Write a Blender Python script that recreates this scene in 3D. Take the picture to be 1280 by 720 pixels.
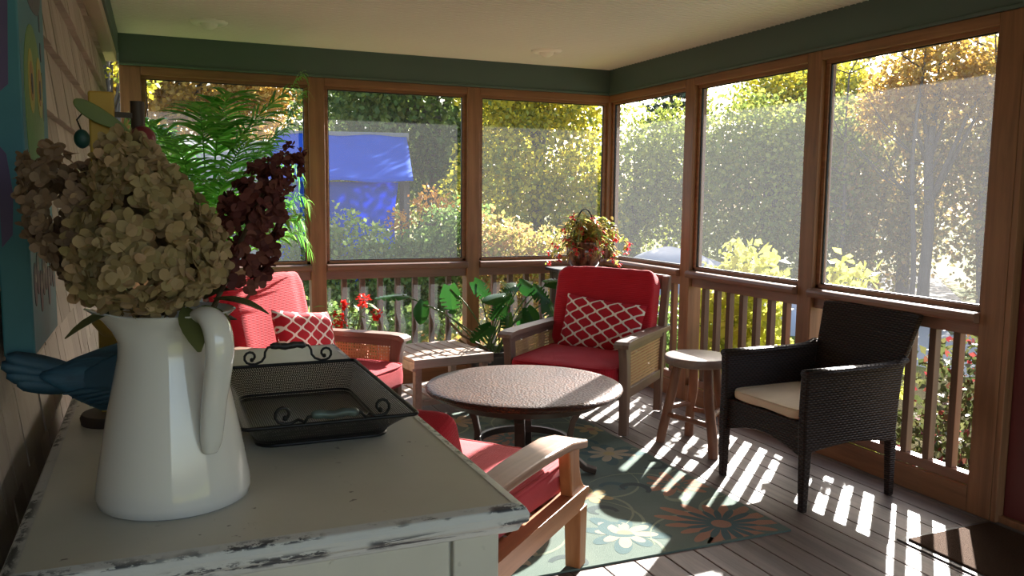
import bpy, bmesh, math, random
import numpy as np
from mathutils import Vector, Matrix
from math import sin, cos, pi, radians, atan2, sqrt, hypot

S = bpy.context.scene
COL = S.collection
for o in list(bpy.data.objects):
    bpy.data.objects.remove(o)

# ------------------------------------------------------------------ camera
CH, YAW, PITCH, ROLL, FPX = 1.40, .4003, .1087, .0098, 1048.3
fw = Vector((sin(YAW)*cos(PITCH), cos(YAW)*cos(PITCH), -sin(PITCH)))
rt = Vector((cos(YAW), -sin(YAW), 0))
up = rt.cross(fw)
r2 = rt*cos(ROLL) + up*sin(ROLL)
u2 = -rt*sin(ROLL) + up*cos(ROLL)
cd = bpy.data.cameras.new('camera')
cam = bpy.data.objects.new('camera', cd)
COL.objects.link(cam)
cam.matrix_world = Matrix(((r2.x, u2.x, -fw.x, 0), (r2.y, u2.y, -fw.y, 0), (r2.z, u2.z, -fw.z, CH), (0, 0, 0, 1)))
cd.sensor_width = 36
cd.lens = 36*FPX/1280
cd.clip_start = .02
cd.clip_end = 500
S.camera = cam

# ------------------------------------------------------------------ light
SUN_EL, SUN_AZ = radians(25.5), (.749, .663)      # horizontal direction towards the sun
sd = Vector((SUN_AZ[0]*cos(SUN_EL), SUN_AZ[1]*cos(SUN_EL), sin(SUN_EL))).normalized()
sl = bpy.data.lights.new('sun', 'SUN')
sl.energy = 22.5
sl.angle = .012
sl.color = (1, .955, .89)
sun = bpy.data.objects.new('sun', sl)
COL.objects.link(sun)
sun.rotation_euler = sd.to_track_quat('Z', 'Y').to_euler()
W = bpy.data.worlds.new('sky')
S.world = W
W.use_nodes = True
nt = W.node_tree
bg = nt.nodes['Background']
sky = nt.nodes.new('ShaderNodeTexSky')
sky.sky_type = 'NISHITA'
sky.sun_disc = False
sky.sun_elevation = SUN_EL
sky.sun_rotation = atan2(SUN_AZ[0], SUN_AZ[1])
sky.air_density = 1.0
sky.dust_density = 2.0
sky.ozone_density = 1.0
hs = nt.nodes.new('ShaderNodeHueSaturation')
hs.inputs['Saturation'].default_value = .80
nt.links.new(sky.outputs[0], hs.inputs['Color'])
nt.links.new(hs.outputs[0], bg.inputs[0])
bg.inputs[1].default_value = .36
S.view_settings.view_transform = 'Standard'
S.view_settings.look = 'None'
S.view_settings.gamma = 1
S.view_settings.use_curve_mapping = False
S.view_settings.exposure = 0.72

# ------------------------------------------------------------------ node helpers
class G:
    """small helper around a node tree"""
    def __init__(s, name):
        s.m = bpy.data.materials.new(name)
        s.m.use_nodes = True
        s.t = s.m.node_tree
        s.b = s.t.nodes['Principled BSDF']
        s.o = s.t.nodes['Material Output']
        s._tc = None
    def n(s, typ, **k):
        x = s.t.nodes.new(typ)
        for a, v in k.items():
            setattr(x, a, v)
        return x
    def l(s, a, b):
        s.t.links.new(a, b)
    def setv(s, sock, v):
        if isinstance(v, (int, float)):
            sock.default_value = v
        elif isinstance(v, tuple):
            sock.default_value = v if len(v) == len(sock.default_value) else (*v, 1)
        else:
            s.l(v, sock)
    def co(s, which='Object'):
        if not s._tc:
            s._tc = s.n('ShaderNodeTexCoord')
        return s._tc.outputs[which]
    def map(s, v, scale=(1, 1, 1), loc=(0, 0, 0), rot=(0, 0, 0)):
        x = s.n('ShaderNodeMapping')
        s.l(v, x.inputs[0])
        x.inputs[1].default_value = loc
        x.inputs[2].default_value = rot
        x.inputs[3].default_value = scale
        return x.outputs[0]
    def noise(s, v, scale=5, detail=3, rough=.5, dist=0):
        x = s.n('ShaderNodeTexNoise')
        s.l(v, x.inputs['Vector'])
        x.inputs['Scale'].default_value = scale
        x.inputs['Detail'].default_value = detail
        x.inputs['Roughness'].default_value = rough
        x.inputs['Distortion'].default_value = dist
        return x.outputs['Fac']
    def vor(s, v, scale=5, feature='F1', out='Distance'):
        x = s.n('ShaderNodeTexVoronoi', feature=feature)
        s.l(v, x.inputs['Vector'])
        x.inputs['Scale'].default_value = scale
        return x.outputs[out]
    def ma(s, op, a, b=None, c=None):
        x = s.n('ShaderNodeMath', operation=op)
        s.setv(x.inputs[0], a)
        if b is not None:
            s.setv(x.inputs[1], b)
        if c is not None:
            s.setv(x.inputs[2], c)
        return x.outputs[0]
    def sep(s, v):
        x = s.n('ShaderNodeSeparateXYZ')
        s.l(v, x.inputs[0])
        return x.outputs
    def mix(s, f, a, b):
        x = s.n('ShaderNodeMix', data_type='RGBA')
        s.setv(x.inputs[0], f)
        s.setv(x.inputs[6], a)
        s.setv(x.inputs[7], b)
        return x.outputs[2]
    def ramp(s, f, stops, interp='LINEAR'):
        x = s.n('ShaderNodeValToRGB')
        s.l(f, x.inputs[0])
        e = x.color_ramp.elements
        x.color_ramp.interpolation = interp
        while len(e) < len(stops):
            e.new(.5)
        for el, (p, c) in zip(e, stops):
            el.position = p
            el.color = (*c, 1) if len(c) == 3 else c
        return x.outputs[0]
    def sm(s, f, a, b):
        x = s.n('ShaderNodeMapRange', interpolation_type='SMOOTHSTEP')
        s.setv(x.inputs[0], f)
        x.inputs[1].default_value = a
        x.inputs[2].default_value = b
        return x.outputs[0]
    def bump(s, h, strength=.3, dist=.01):
        x = s.n('ShaderNodeBump')
        s.l(h, x.inputs['Height'])
        x.inputs['Strength'].default_value = strength
        x.inputs['Distance'].default_value = dist
        s.l(x.outputs[0], s.b.inputs['Normal'])
    def set(s, col=None, rough=None, metal=None, spec=None):
        if col is not None:
            s.setv(s.b.inputs['Base Color'], col)
        if rough is not None:
            s.setv(s.b.inputs['Roughness'], rough)
        if metal is not None:
            s.setv(s.b.inputs['Metallic'], metal)
        if spec is not None:
            s.setv(s.b.inputs['Specular IOR Level'], spec)
        return s

def hole(g, solid):
    """cut see-through holes: solid is 1 where there is material"""
    tr = g.n('ShaderNodeBsdfTransparent')
    mx = g.n('ShaderNodeMixShader')
    g.setv(mx.inputs[0], solid)
    g.l(tr.outputs[0], mx.inputs[1])
    g.l(g.b.outputs[0], mx.inputs[2])
    g.l(mx.outputs[0], g.o.inputs[0])

def wood(name, c1, c2, axis='z', rough=.5, scale=1, bumpy=.25):
    g = G(name)
    sc = {'x': (1.2, 22, 22), 'y': (22, 1.2, 22), 'z': (22, 22, 1.2)}[axis]
    v = g.map(g.co(), tuple(a*scale for a in sc))
    a = g.noise(v, 1, 5, .65, .6)
    b = g.noise(g.map(g.co(), (3, 3, 3)), 1, 2)
    f = g.ma('ADD', g.ma('MULTIPLY', a, .75), g.ma('MULTIPLY', b, .3))
    g.set(g.ramp(f, [(.3, c1), (.68, c2)]), rough)
    g.bump(a, bumpy, .004)
    return g.m

def plain(name, c1, c2=None, rough=.5, metal=0, scale=8, bump=0, bscale=60, spec=.5):
    g = G(name)
    if c2:
        g.set(g.mix(g.noise(g.co(), scale, 4), c1, c2))
    else:
        g.set(c1)
    g.set(None, rough, metal, spec)
    if bump:
        g.bump(g.noise(g.co(), bscale, 3), bump, .004)
    return g.m

def leafmat(name, cols, trans=.45, rough=.45):
    """leaves: colour varies leaf by leaf, light passes through"""
    g = G(name)
    geo = g.n('ShaderNodeNewGeometry')
    n = len(cols)
    c = g.ramp(geo.outputs['Random Per Island'], [(i/max(1, n-1), k) for i, k in enumerate(cols)])
    g.set(c, rough, 0, .3)
    tl = g.n('ShaderNodeBsdfTranslucent')
    g.l(c, tl.inputs[0])
    mx = g.n('ShaderNodeMixShader')
    mx.inputs[0].default_value = trans
    g.l(g.b.outputs[0], mx.inputs[1])
    g.l(tl.outputs[0], mx.inputs[2])
    g.l(mx.outputs[0], g.o.inputs[0])
    return g.m

# ------------------------------------------------------------------ materials
M = {}
M['cedar'] = wood('cedar', (0.115, 0.045, 0.017), (0.288, 0.133, 0.058), 'z', .5)
M['cedar_x'] = wood('cedar along x', (0.115, 0.045, 0.017), (0.274, 0.126, 0.056), 'x', .5)
M['cedar_y'] = wood('cedar along y', (0.122, 0.049, 0.020), (0.288, 0.133, 0.058), 'y', .5)
M['rail_x'] = wood('rail along x', (0.111, 0.053, 0.036), (0.230, 0.119, 0.085), 'x', .42)
M['rail_y'] = wood('rail along y', (0.128, 0.061, 0.039), (0.272, 0.140, 0.089), 'y', .42)
M['baluster'] = wood('baluster wood', (0.074, 0.035, 0.019), (0.158, 0.089, 0.053), 'z', .55)
M['teak'] = wood('weathered teak', (0.099, 0.056, 0.040), (0.218, 0.139, 0.099), 'z', .5)
M['teak_y'] = wood('weathered teak arm', (0.099, 0.056, 0.040), (0.218, 0.139, 0.099), 'y', .45)
M['teak_x'] = wood('weathered teak across', (0.099, 0.056, 0.040), (0.218, 0.139, 0.099), 'x', .5)
M['slat'] = wood('grey slat', (.26, .20, .165), (.46, .37, .31), 'x', .5)
M['slat_y'] = wood('grey slat side', (.24, .17, .135), (.42, .32, .26), 'y', .5)
M['cherry'] = wood('orange hardwood', (0.255, 0.089, 0.025), (0.442, 0.183, 0.064), 'z', .42)
M['cherry_y'] = wood('orange hardwood rail', (.26, .095, .032), (.46, .20, .085), 'y', .40)
M['arm_brown'] = wood('brown arm wood', (.17, .085, .05), (.33, .185, .115), 'y', .40)
M['log'] = wood('stool log', (0.112, 0.045, 0.025), (0.252, 0.119, 0.063), 'z', .5)
M['stooltop'] = wood('stool top', (0.150, 0.105, 0.083), (0.270, 0.203, 0.165), 'x', .38)
M['bark'] = wood('bark', (.05, .04, .035), (.14, .115, .10), 'z', .9, .3, .6)
M['green'] = plain('green paint', (.062, .100, .092), (.074, .116, .107), .55, scale=3)
M['beige'] = plain('beige trim', (.42, .34, .26), (.48, .39, .30), .6)
M['black_iron'] = plain('black iron', (.012, .012, .013), None, .4, .6, bump=.1)
M['patina_grip'] = plain('patina grip', (.04, .035, .03), (.10, .16, .155), .45, .3, scale=30, bump=.3)
M['dark_grip'] = plain('dark grip', (.02, .017, .016), (.04, .034, .03), .5, scale=30)
M['black_wood'] = plain('black wood', (.012, .012, .014), (.02, .02, .022), .35)
M['dark_metal'] = plain('dark bronze', (.03, .022, .018), (.05, .038, .03), .4, .5)
M['white_trim'] = plain('white lamp trim', (.88, .86, .80), None, .4)
M['gap'] = plain('dark gap shade', (.012, .01, .008), None, .9)
M['soil'] = plain('soil', (.03, .02, .013), (.06, .04, .025), .95, scale=40, bump=.6)
M['terracotta'] = plain('terracotta', (.30, .12, .06), (.38, .16, .08), .8, scale=10)
M['darkpot'] = plain('dark glazed pot', (.02, .025, .024), (.035, .04, .04), .3)
M['stem_green'] = plain('green stem', (.06, .12, .03), (.10, .17, .045), .5)
M['stem_brown'] = plain('brown stem', (.10, .07, .035), (.16, .10, .05), .7)
M['door_red'] = plain('dark red door paint', (.09, .012, .012), (.11, .017, .015), .45, scale=4)

def deck_mat():
    g = G('deck boards')
    geo = g.n('ShaderNodeNewGeometry')
    v = g.map(g.co(), (20, 1.0, 20))
    a = g.noise(v, 1, 5, .65, .5)
    c1 = g.ramp(a, [(.3, (.105, .08, .068)), (.7, (.22, .172, .147))])
    c2 = g.ramp(a, [(.3, (.088, .064, .054)), (.7, (.185, .145, .123))])
    g.set(g.mix(geo.outputs['Random Per Island'], c1, c2), .55)
    g.bump(a, .3, .004)
    return g.m
M['deck'] = deck_mat()

def ceil_mat():
    g = G('ceiling paint')
    g.set(g.mix(g.noise(g.co(), 1.5, 2), (.78, .78, .70), (.73, .73, .66)), .45)
    return g.m
M['ceiling'] = ceil_mat()

def shingle_mat():
    g = G('shingle paint')
    geo = g.n('ShaderNodeNewGeometry')
    a = g.noise(g.map(g.co(), (20, 20, 2)), 1, 5, .7)
    c = g.mix(geo.outputs['Random Per Island'], (.30, .255, .21), (.42, .36, .30))
    g.set(g.mix(g.sm(a, .5, .8), c, (.24, .19, .155)), .75)
    g.bump(a, .5, .004)
    return g.m
M['shingle'] = shingle_mat()

def screen_mat(name='insect screen', dens=.42):
    g = G(name)
    d = g.n('ShaderNodeBsdfDiffuse')
    d.inputs[0].default_value = (.13, .132, .138, 1)
    t = g.n('ShaderNodeBsdfTranslucent')
    t.inputs[0].default_value = (.17, .173, .182, 1)
    m1 = g.n('ShaderNodeMixShader')
    m1.inputs[0].default_value = .6
    g.l(d.outputs[0], m1.inputs[1])
    g.l(t.outputs[0], m1.inputs[2])
    tr = g.n('ShaderNodeBsdfTransparent')
    m2 = g.n('ShaderNodeMixShader')
    w = g.noise(g.co(), 420, 2, .6)
    f = g.ma('ADD', g.ma('MULTIPLY', w, .3*dens), .85*dens)
    g.setv(m2.inputs[0], f)
    g.l(tr.outputs[0], m2.inputs[1])
    g.l(m1.outputs[0], m2.inputs[2])
    g.l(m2.outputs[0], g.o.inputs[0])
    return g.m
M['screen'] = screen_mat('insect screen', .24)
M['screen_back'] = screen_mat('insect screen back', .15)
M['screen_low'] = screen_mat('insect screen low', .15)

def dresser_mat():
    g = G('worn white paint')
    n1 = g.noise(g.co(), 6, 5, .6)
    n2 = g.noise(g.map(g.co(), (30, 8, 30)), 1, 4, .7)
    base = g.mix(n1, (.46, .455, .40), (.58, .57, .51))
    spots = g.sm(g.noise(g.co(), 55, 2, .4), .70, .76)
    zone = g.sm(g.noise(g.co(), 7, 2), .50, .62)
    f = g.ma('MULTIPLY', spots, zone)
    f = g.ma('MAXIMUM', f, g.ma('MULTIPLY', g.sm(n2, .66, .75), .35))
    g.set(g.mix(f, base, (.05, .04, .032)), .38)
    g.bump(n2, .08, .003)
    return g.m
M['dresser'] = dresser_mat()

def worn_edge():
    g = G('worn white edge')
    n1 = g.noise(g.co(), 6, 5, .6)
    base = g.mix(n1, (.50, .52, .53), (.60, .61, .60))
    v = g.map(g.co(), (5, 5, 90))
    f = g.sm(g.noise(v, 1, 6, .75, .5), .54, .62)
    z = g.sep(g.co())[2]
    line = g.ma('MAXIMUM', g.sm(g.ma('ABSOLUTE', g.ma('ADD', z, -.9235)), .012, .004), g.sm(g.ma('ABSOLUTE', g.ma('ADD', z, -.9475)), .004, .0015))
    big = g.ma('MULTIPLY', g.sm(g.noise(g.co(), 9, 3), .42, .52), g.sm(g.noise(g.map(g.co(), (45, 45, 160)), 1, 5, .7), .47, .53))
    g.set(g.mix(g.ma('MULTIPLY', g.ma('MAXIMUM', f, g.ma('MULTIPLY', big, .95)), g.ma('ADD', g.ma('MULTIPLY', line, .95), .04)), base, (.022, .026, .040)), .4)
    return g.m
M['worn_edge'] = worn_edge()

def ceramic():
    g = G('white glazed ceramic')
    g.set((.68, .68, .67), .08, 0, .5)
    g.b.inputs['Coat Weight'].default_value = .5
    g.b.inputs['Coat Roughness'].default_value = .03
    return g.m
M['ceramic'] = ceramic()

def cushion_mat(name, c1, c2, axis):
    g = G(name)
    v = g.co()
    s_ = g.sep(v)['xyz'.index(axis)]
    w = g.ma('SINE', g.ma('MULTIPLY', s_, 700))
    n1 = g.noise(v, 9, 4)
    n2 = g.noise(v, 300, 2)
    g.set(g.mix(n1, c1, c2), .85, 0, .2)
    g.b.inputs['Sheen Weight'].default_value = .08
    g.bump(g.ma('ADD', g.ma('MULTIPLY', w, .5), g.ma('ADD', n2, g.ma('MULTIPLY', n1, 1.5))), .5, .003)
    return g.m
M['red'] = cushion_mat('red ribbed cushion', (.37, .008, .017), (.47, .014, .026), 'z')
M['red_seat'] = cushion_mat('red ribbed seat', (.37, .008, .017), (.47, .014, .026), 'x')
M['red_plain'] = cushion_mat('pinker red cushion', (.46, .045, .055), (.56, .065, .075), 'x')  # paler, pinker red than the other cushions, for the hardwood chair seat
M['cream'] = plain('cream cushion', (.52, .42, .29), (.60, .49, .35), .85, scale=20, bump=.3, bscale=300)

def trellis():
    g = G('red cushion with white trellis')
    s_ = g.sep(g.co())
    u = g.ma('MULTIPLY', s_[0], 1/.062)
    v = g.ma('MULTIPLY', s_[2], 2*pi/.084)
    c = g.ma('MULTIPLY', g.ma('COSINE', v), .41)
    d1 = g.ma('PINGPONG', g.ma('SUBTRACT', g.ma('ADD', u, 40), c), 1)
    d2 = g.ma('PINGPONG', g.ma('ADD', g.ma('ADD', u, 39), c), 1)
    d = g.ma('MINIMUM', d1, d2)
    line = g.sm(d, .165, .13)
    red = g.mix(g.noise(g.co(), 20, 3), (.34, .010, .020), (.44, .016, .028))
    g.set(g.mix(line, red, (.74, .68, .60)), .85, 0, .2)
    g.bump(g.ma('ADD', g.noise(g.co(), 500, 2), line), .25, .002)
    return g.m
M['trellis'] = trellis()

def cane():
    g = G('woven cane')
    s_ = g.sep(g.co())
    a = g.ma('ABSOLUTE', g.ma('SINE', g.ma('MULTIPLY', s_[1], pi/.019)))
    b = g.ma('ABSOLUTE', g.ma('SINE', g.ma('MULTIPLY', s_[2], pi/.019)))
    h = g.ma('MULTIPLY', g.sm(a, .55, .75), g.sm(b, .55, .75))
    g.set(g.mix(g.noise(g.co(), 40, 2), (.40, .23, .10), (.55, .35, .17)), .5)
    hole(g, g.ma('SUBTRACT', 1, h))
    return g.m
M['cane'] = cane()

def wicker():
    g = G('dark woven wicker')
    s_ = g.sep(g.co())
    zz = g.ma('MULTIPLY', s_[2], pi/.011)
    hh = g.ma('MULTIPLY', g.ma('ADD', s_[0], s_[1]), pi/.026)
    w1 = g.ma('ABSOLUTE', g.ma('SINE', zz))
    ph = g.ma('MULTIPLY', g.ma('FLOOR', g.ma('DIVIDE', s_[2], .011)), pi)
    w2 = g.ma('ADD', .5, g.ma('MULTIPLY', g.ma('SINE', g.ma('ADD', g.ma('MULTIPLY', hh, 2), ph)), .5))
    h = g.ma('MULTIPLY', w1, g.ma('ADD', .60, g.ma('MULTIPLY', w2, .40)))
    g.set(g.mix(h, (.004, .003, .002), (.034, .019, .014)), .45, 0, .2)  # shade in the weave gaps and highlights on the rows put into the colour
    g.bump(h, .9, .005)
    return g.m
M['wicker'] = wicker()

def mesh_mat():
    g = G('black wire mesh')
    s_ = g.sep(g.co('UV'))
    a = g.ma('ABSOLUTE', g.ma('SINE', g.ma('MULTIPLY', s_[0], pi/.0042)))
    b = g.ma('ABSOLUTE', g.ma('SINE', g.ma('MULTIPLY', s_[1], pi/.0042)))
    h = g.ma('MULTIPLY', g.sm(a, .68, .82), g.sm(b, .68, .82))
    g.set((.010, .010, .011), .4, .3)
    hole(g, g.ma('SUBTRACT', 1, h))
    return g.m
M['mesh'] = mesh_mat()

def copper():
    g = G('hammered copper')
    v = g.co()
    d = g.vor(v, 85)
    n1 = g.noise(v, 5, 4, .6, .5)
    c = g.ramp(n1, [(.3, (.028, .012, .008)), (.5, (.080, .030, .015)), (.7, (.13, .055, .028))])
    g.set(g.mix(g.sm(d, .2, .7), c, (.03, .016, .012)), .36, .3, .18)
    g.bump(d, .30, .006)
    return g.m
M['copper'] = copper()

def mat_coir():
    g = G('coir mat')
    v = g.co()
    g.set(g.mix(g.noise(v, 140, 3, .7), (.022, .012, .007), (.10, .052, .028)), .95, 0, .1)
    g.bump(g.noise(v, 260, 3), .9, .01)
    return g.m
M['coir'] = mat_coir()

def glaze():
    g = G('brown drip glaze')
    v = g.map(g.co(), (22, 22, 3))
    n1 = g.noise(v, 1, 4, .6, .4)
    g.set(g.ramp(n1, [(.35, (.015, .010, .009)), (.5, (.11, .04, .022)), (.62, (.20, .11, .07)), (.72, (.07, .035, .025))]), .12)
    return g.m
M['glaze'] = glaze()

def grass():
    g = G('lawn')
    n1 = g.noise(g.co(), .5, 4)
    n2 = g.noise(g.co(), 14, 5, .7)
    c = g.mix(n2, (.05, .075, .016), (.17, .19, .05))
    g.set(g.mix(g.sm(n1, .45, .65), c, (.24, .18, .08)), .95, 0, .1)
    g.bump(n2, .8, .05)
    return g.m
M['grass'] = grass()
M['gravel'] = plain('gravel', (.22, .21, .20), (.36, .34, .32), .9, scale=60, bump=.5)
def cloth(name, c1, c2, rough, **k):
    m_ = plain(name, c1, c2, rough, spec=.08, **k)
    t_ = m_.node_tree
    tl = t_.nodes.new('ShaderNodeBsdfTranslucent')
    tl.inputs[0].default_value = (*c2, 1)
    mx = t_.nodes.new('ShaderNodeMixShader')
    mx.inputs[0].default_value = .55
    t_.links.new(t_.nodes['Principled BSDF'].outputs[0], mx.inputs[1])
    t_.links.new(tl.outputs[0], mx.inputs[2])
    t_.links.new(mx.outputs[0], t_.nodes['Material Output'].inputs[0])
    return m_
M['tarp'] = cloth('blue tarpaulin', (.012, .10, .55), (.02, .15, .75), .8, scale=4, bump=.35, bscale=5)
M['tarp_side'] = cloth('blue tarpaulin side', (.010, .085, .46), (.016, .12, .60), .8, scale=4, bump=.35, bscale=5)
M['tarp_grey'] = plain('pale grey tarpaulin', (.25, .27, .32), (.33, .35, .40), .5, scale=3, bump=.4, bscale=4)
M['roofgrey'] = plain('grey roofing', (.16, .165, .17), (.22, .22, .23), .8, scale=12)
M['housewall'] = plain('grey clapboard', (.34, .36, .40), (.40, .42, .46), .7, scale=4)
M['houseglass'] = plain('dark window glass', (.03, .04, .05), None, .1)

M['hyd_beige'] = leafmat('dried beige petals', [(.36, .25, .125), (.27, .22, .10), (.44, .31, .18), (.31, .25, .12), (.42, .27, .165)], .25, .7)
M['hyd_brown'] = leafmat('dried brown petals', [(.24, .15, .10), (.30, .20, .13), (.20, .13, .09), (.34, .24, .16)], .25, .7)
M['hyd_red'] = leafmat('dried burgundy petals', [(.10, .022, .022), (.16, .045, .035), (.07, .016, .018), (.20, .07, .05)], .25, .7)
M['hyd_leaf'] = leafmat('hydrangea leaf', [(.06, .09, .03), (.10, .12, .04), (.13, .12, .05)], .3)
M['palm'] = leafmat('palm leaflet', [(.07, .26, .03), (.14, .42, .05), (.26, .56, .10)], .6, .3)
M['monstera'] = leafmat('monstera leaf', [(0.015, 0.068, 0.013), (0.026, 0.105, 0.018), (0.053, 0.165, 0.026)], .38, .25)
M['begonia_leaf'] = leafmat('begonia leaf', [(.30, .42, .07), (.44, .46, .09), (.50, .30, .12), (.22, .34, .06)], .45)
M['flower_red'] = leafmat('coral red petals', [(.62, .035, .05), (.75, .07, .06), (.70, .05, .09)], .4)
M['ger_red'] = leafmat('red petals', [(.65, .02, .015), (.75, .035, .02)], .35)
M['ger_leaf'] = leafmat('plant leaf', [(.10, .22, .03), (.18, .30, .06), (.07, .15, .03)], .4)
M['f_oak'] = leafmat('oak green', [(0.055, 0.108, 0.027), (0.098, 0.166, 0.039), (0.146, 0.205, 0.049), (0.195, 0.234, 0.058)], .45)
M['f_yellow'] = leafmat('autumn yellow', [(0.216, 0.257, 0.041), (0.405, 0.392, 0.041), (0.702, 0.567, 0.041), (0.567, 0.486, 0.041), (0.135, 0.189, 0.041)], .5)
M['f_orange'] = leafmat('autumn orange', [(0.454, 0.184, 0.032), (0.605, 0.324, 0.054), (0.518, 0.259, 0.054), (0.324, 0.130, 0.032)], .5)
M['f_olive'] = leafmat('olive green', [(0.135, 0.192, 0.041), (0.225, 0.282, 0.054), (0.315, 0.360, 0.068), (0.405, 0.405, 0.080)], .45)
M['f_hazy'] = leafmat('mixed woodland leaves', [(0.195, 0.195, 0.058), (0.312, 0.234, 0.069), (0.176, 0.195, 0.069), (0.507, 0.293, 0.098)], .45)
M['f_spruce'] = leafmat('spruce needles', [(0.022, 0.053, 0.033), (0.038, 0.075, 0.045)], .15)
M['f_bush'] = leafmat('shrub green', [(0.105, 0.188, 0.045), (0.165, 0.255, 0.068), (0.240, 0.300, 0.090)], .45)
M['f_pink'] = leafmat('autumn shrub', [(0.383, 0.191, 0.079), (0.450, 0.360, 0.079), (0.247, 0.270, 0.056), (0.517, 0.247, 0.112)], .5)
M['f_rhodo'] = leafmat('sunlit yellow green', [(0.459, 0.484, 0.076), (0.612, 0.586, 0.115), (0.332, 0.383, 0.064)], .5)
M['f_red'] = leafmat('red leaf', [(.05, .07, .025), (.10, .115, .04), (.07, .09, .03), (.13, .13, .05), (.06, .07, .03), (.30, .035, .05)], .35)
M['f_gold'] = leafmat('autumn gold', [(.34, .20, .04), (.48, .31, .06), (.42, .25, .05), (.56, .40, .11)], .5)

# ------------------------------------------------------------------ mesh helpers
class MB:
    def __init__(s):
        s.v, s.f, s.mi, s.uv = [], [], [], None
    def add(s, vs, fs, mi=0):
        k = len(s.v)
        s.v += [tuple(x) for x in vs]
        s.f += [tuple(i+k for i in f) for f in fs]
        s.mi += [mi]*len(fs)
        return s
    def box(s, x0, x1, y0, y1, z0, z1, mi=0):
        return s.add([(x0, y0, z0), (x1, y0, z0), (x1, y1, z0), (x0, y1, z0), (x0, y0, z1), (x1, y0, z1), (x1, y1, z1), (x0, y1, z1)],
                     [(0, 3, 2, 1), (4, 5, 6, 7), (0, 1, 5, 4), (1, 2, 6, 5), (2, 3, 7, 6), (3, 0, 4, 7)], mi)
    def bar(s, p, q, w, h, upv=(0, 0, 1), mi=0, w2=None, h2=None):
        p, q = Vector(p), Vector(q)
        d = (q-p).normalized()
        sx = d.cross(Vector(upv)).normalized()
        sz = sx.cross(d)
        w2 = w2 or w
        h2 = h2 or h
        vs = []
        for c, a, b in ((p, w, h), (q, w2, h2)):
            vs += [c-sx*a/2-sz*b/2, c+sx*a/2-sz*b/2, c+sx*a/2+sz*b/2, c-sx*a/2+sz*b/2]
        return s.add(vs, [(0, 1, 2, 3)[::-1], (4, 5, 6, 7), (0, 1, 5, 4), (1, 2, 6, 5), (2, 3, 7, 6), (3, 0, 4, 7)], mi)
    def tube(s, pts, r, n=8, mi=0, flat=1, closed=False):
        pts = [Vector(p) for p in pts]
        m = len(pts)
        rs = r if isinstance(r, (list, tuple)) else [r]*m
        vs, fs = [], []
        prev = None
        for i, p in enumerate(pts):
            a = pts[(i-1) % m] if (i or closed) else p
            b = pts[(i+1) % m] if (i < m-1 or closed) else p
            d = (b-a).normalized()
            if prev is None:
                ref = Vector((0, 0, 1)) if abs(d.z) < .9 else Vector((1, 0, 0))
                sx = d.cross(ref).normalized()
            else:
                sx = (prev - d*prev.dot(d)).normalized()
            prev = sx
            sz = sx.cross(d)
            for k in range(n):
                t = 2*pi*k/n
                vs.append(p + sx*cos(t)*rs[i] + sz*sin(t)*rs[i]*flat)
        for i in range(m if closed else m-1):
            j = (i+1) % m
            for k in range(n):
                fs.append((i*n+k, i*n+(k+1) % n, j*n+(k+1) % n, j*n+k))
        if not closed:
            fs.append(tuple(range(n))[::-1])
            fs.append(tuple((m-1)*n+k for k in range(n)))
        return s.add(vs, fs, mi)
    def lathe(s, prof, n=40, c=(0, 0, 0), mi=0, cap0=True, cap1=True):
        vs, fs = [], []
        for r, z in prof:
            for k in range(n):
                t = 2*pi*k/n
                vs.append((c[0]+r*cos(t), c[1]+r*sin(t), c[2]+z))
        for i in range(len(prof)-1):
            for k in range(n):
                fs.append((i*n+k, i*n+(k+1) % n, (i+1)*n+(k+1) % n, (i+1)*n+k))
        if cap0:
            fs.append(tuple(range(n))[::-1])
        if cap1:
            fs.append(tuple((len(prof)-1)*n+k for k in range(n)))
        return s.add(vs, fs, mi)
    def prism(s, poly, t0, t1, plane='yz', mi=0):
        n = len(poly)
        def P(a, b, t):
            return {'yz': (t, a, b), 'xz': (a, t, b), 'xy': (a, b, t)}[plane]
        vs = [P(a, b, t0) for a, b in poly] + [P(a, b, t1) for a, b in poly]
        fs = [tuple(range(n)), tuple(range(2*n-1, n-1, -1))]
        for i in range(n):
            j = (i+1) % n
            fs.append((j, i, n+i, n+j))
        return s.add(vs, fs, mi)
    def strip(s, A, B, t0, t1, plane='yz', mi=0):
        """solid between two polylines A and B of equal length (bent boards)"""
        n = len(A)
        def P(a, b, t):
            return {'yz': (t, a, b), 'xz': (a, t, b), 'xy': (a, b, t)}[plane]
        vs = []
        for (a, b), (c, d) in zip(A, B):
            vs += [P(a, b, t0), P(c, d, t0), P(c, d, t1), P(a, b, t1)]
        fs = [(0, 1, 2, 3), tuple(4*(n-1)+i for i in (3, 2, 1, 0))]
        for i in range(n-1):
            for k in range(4):
                k2 = (k+1) % 4
                fs.append((4*i+k, 4*(i+1)+k, 4*(i+1)+k2, 4*i+k2))
        return s.add(vs, fs, mi)
    def grid(s, fn, nu, nv, mi=0, wrap=False):
        vs = [fn(i/nu, j/nv) for j in range(nv+1) for i in range(nu+1)]
        fs = [(j*(nu+1)+i, j*(nu+1)+i+1, (j+1)*(nu+1)+i+1, (j+1)*(nu+1)+i) for j in range(nv) for i in range(nu)]
        return s.add(vs, fs, mi)
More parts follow.
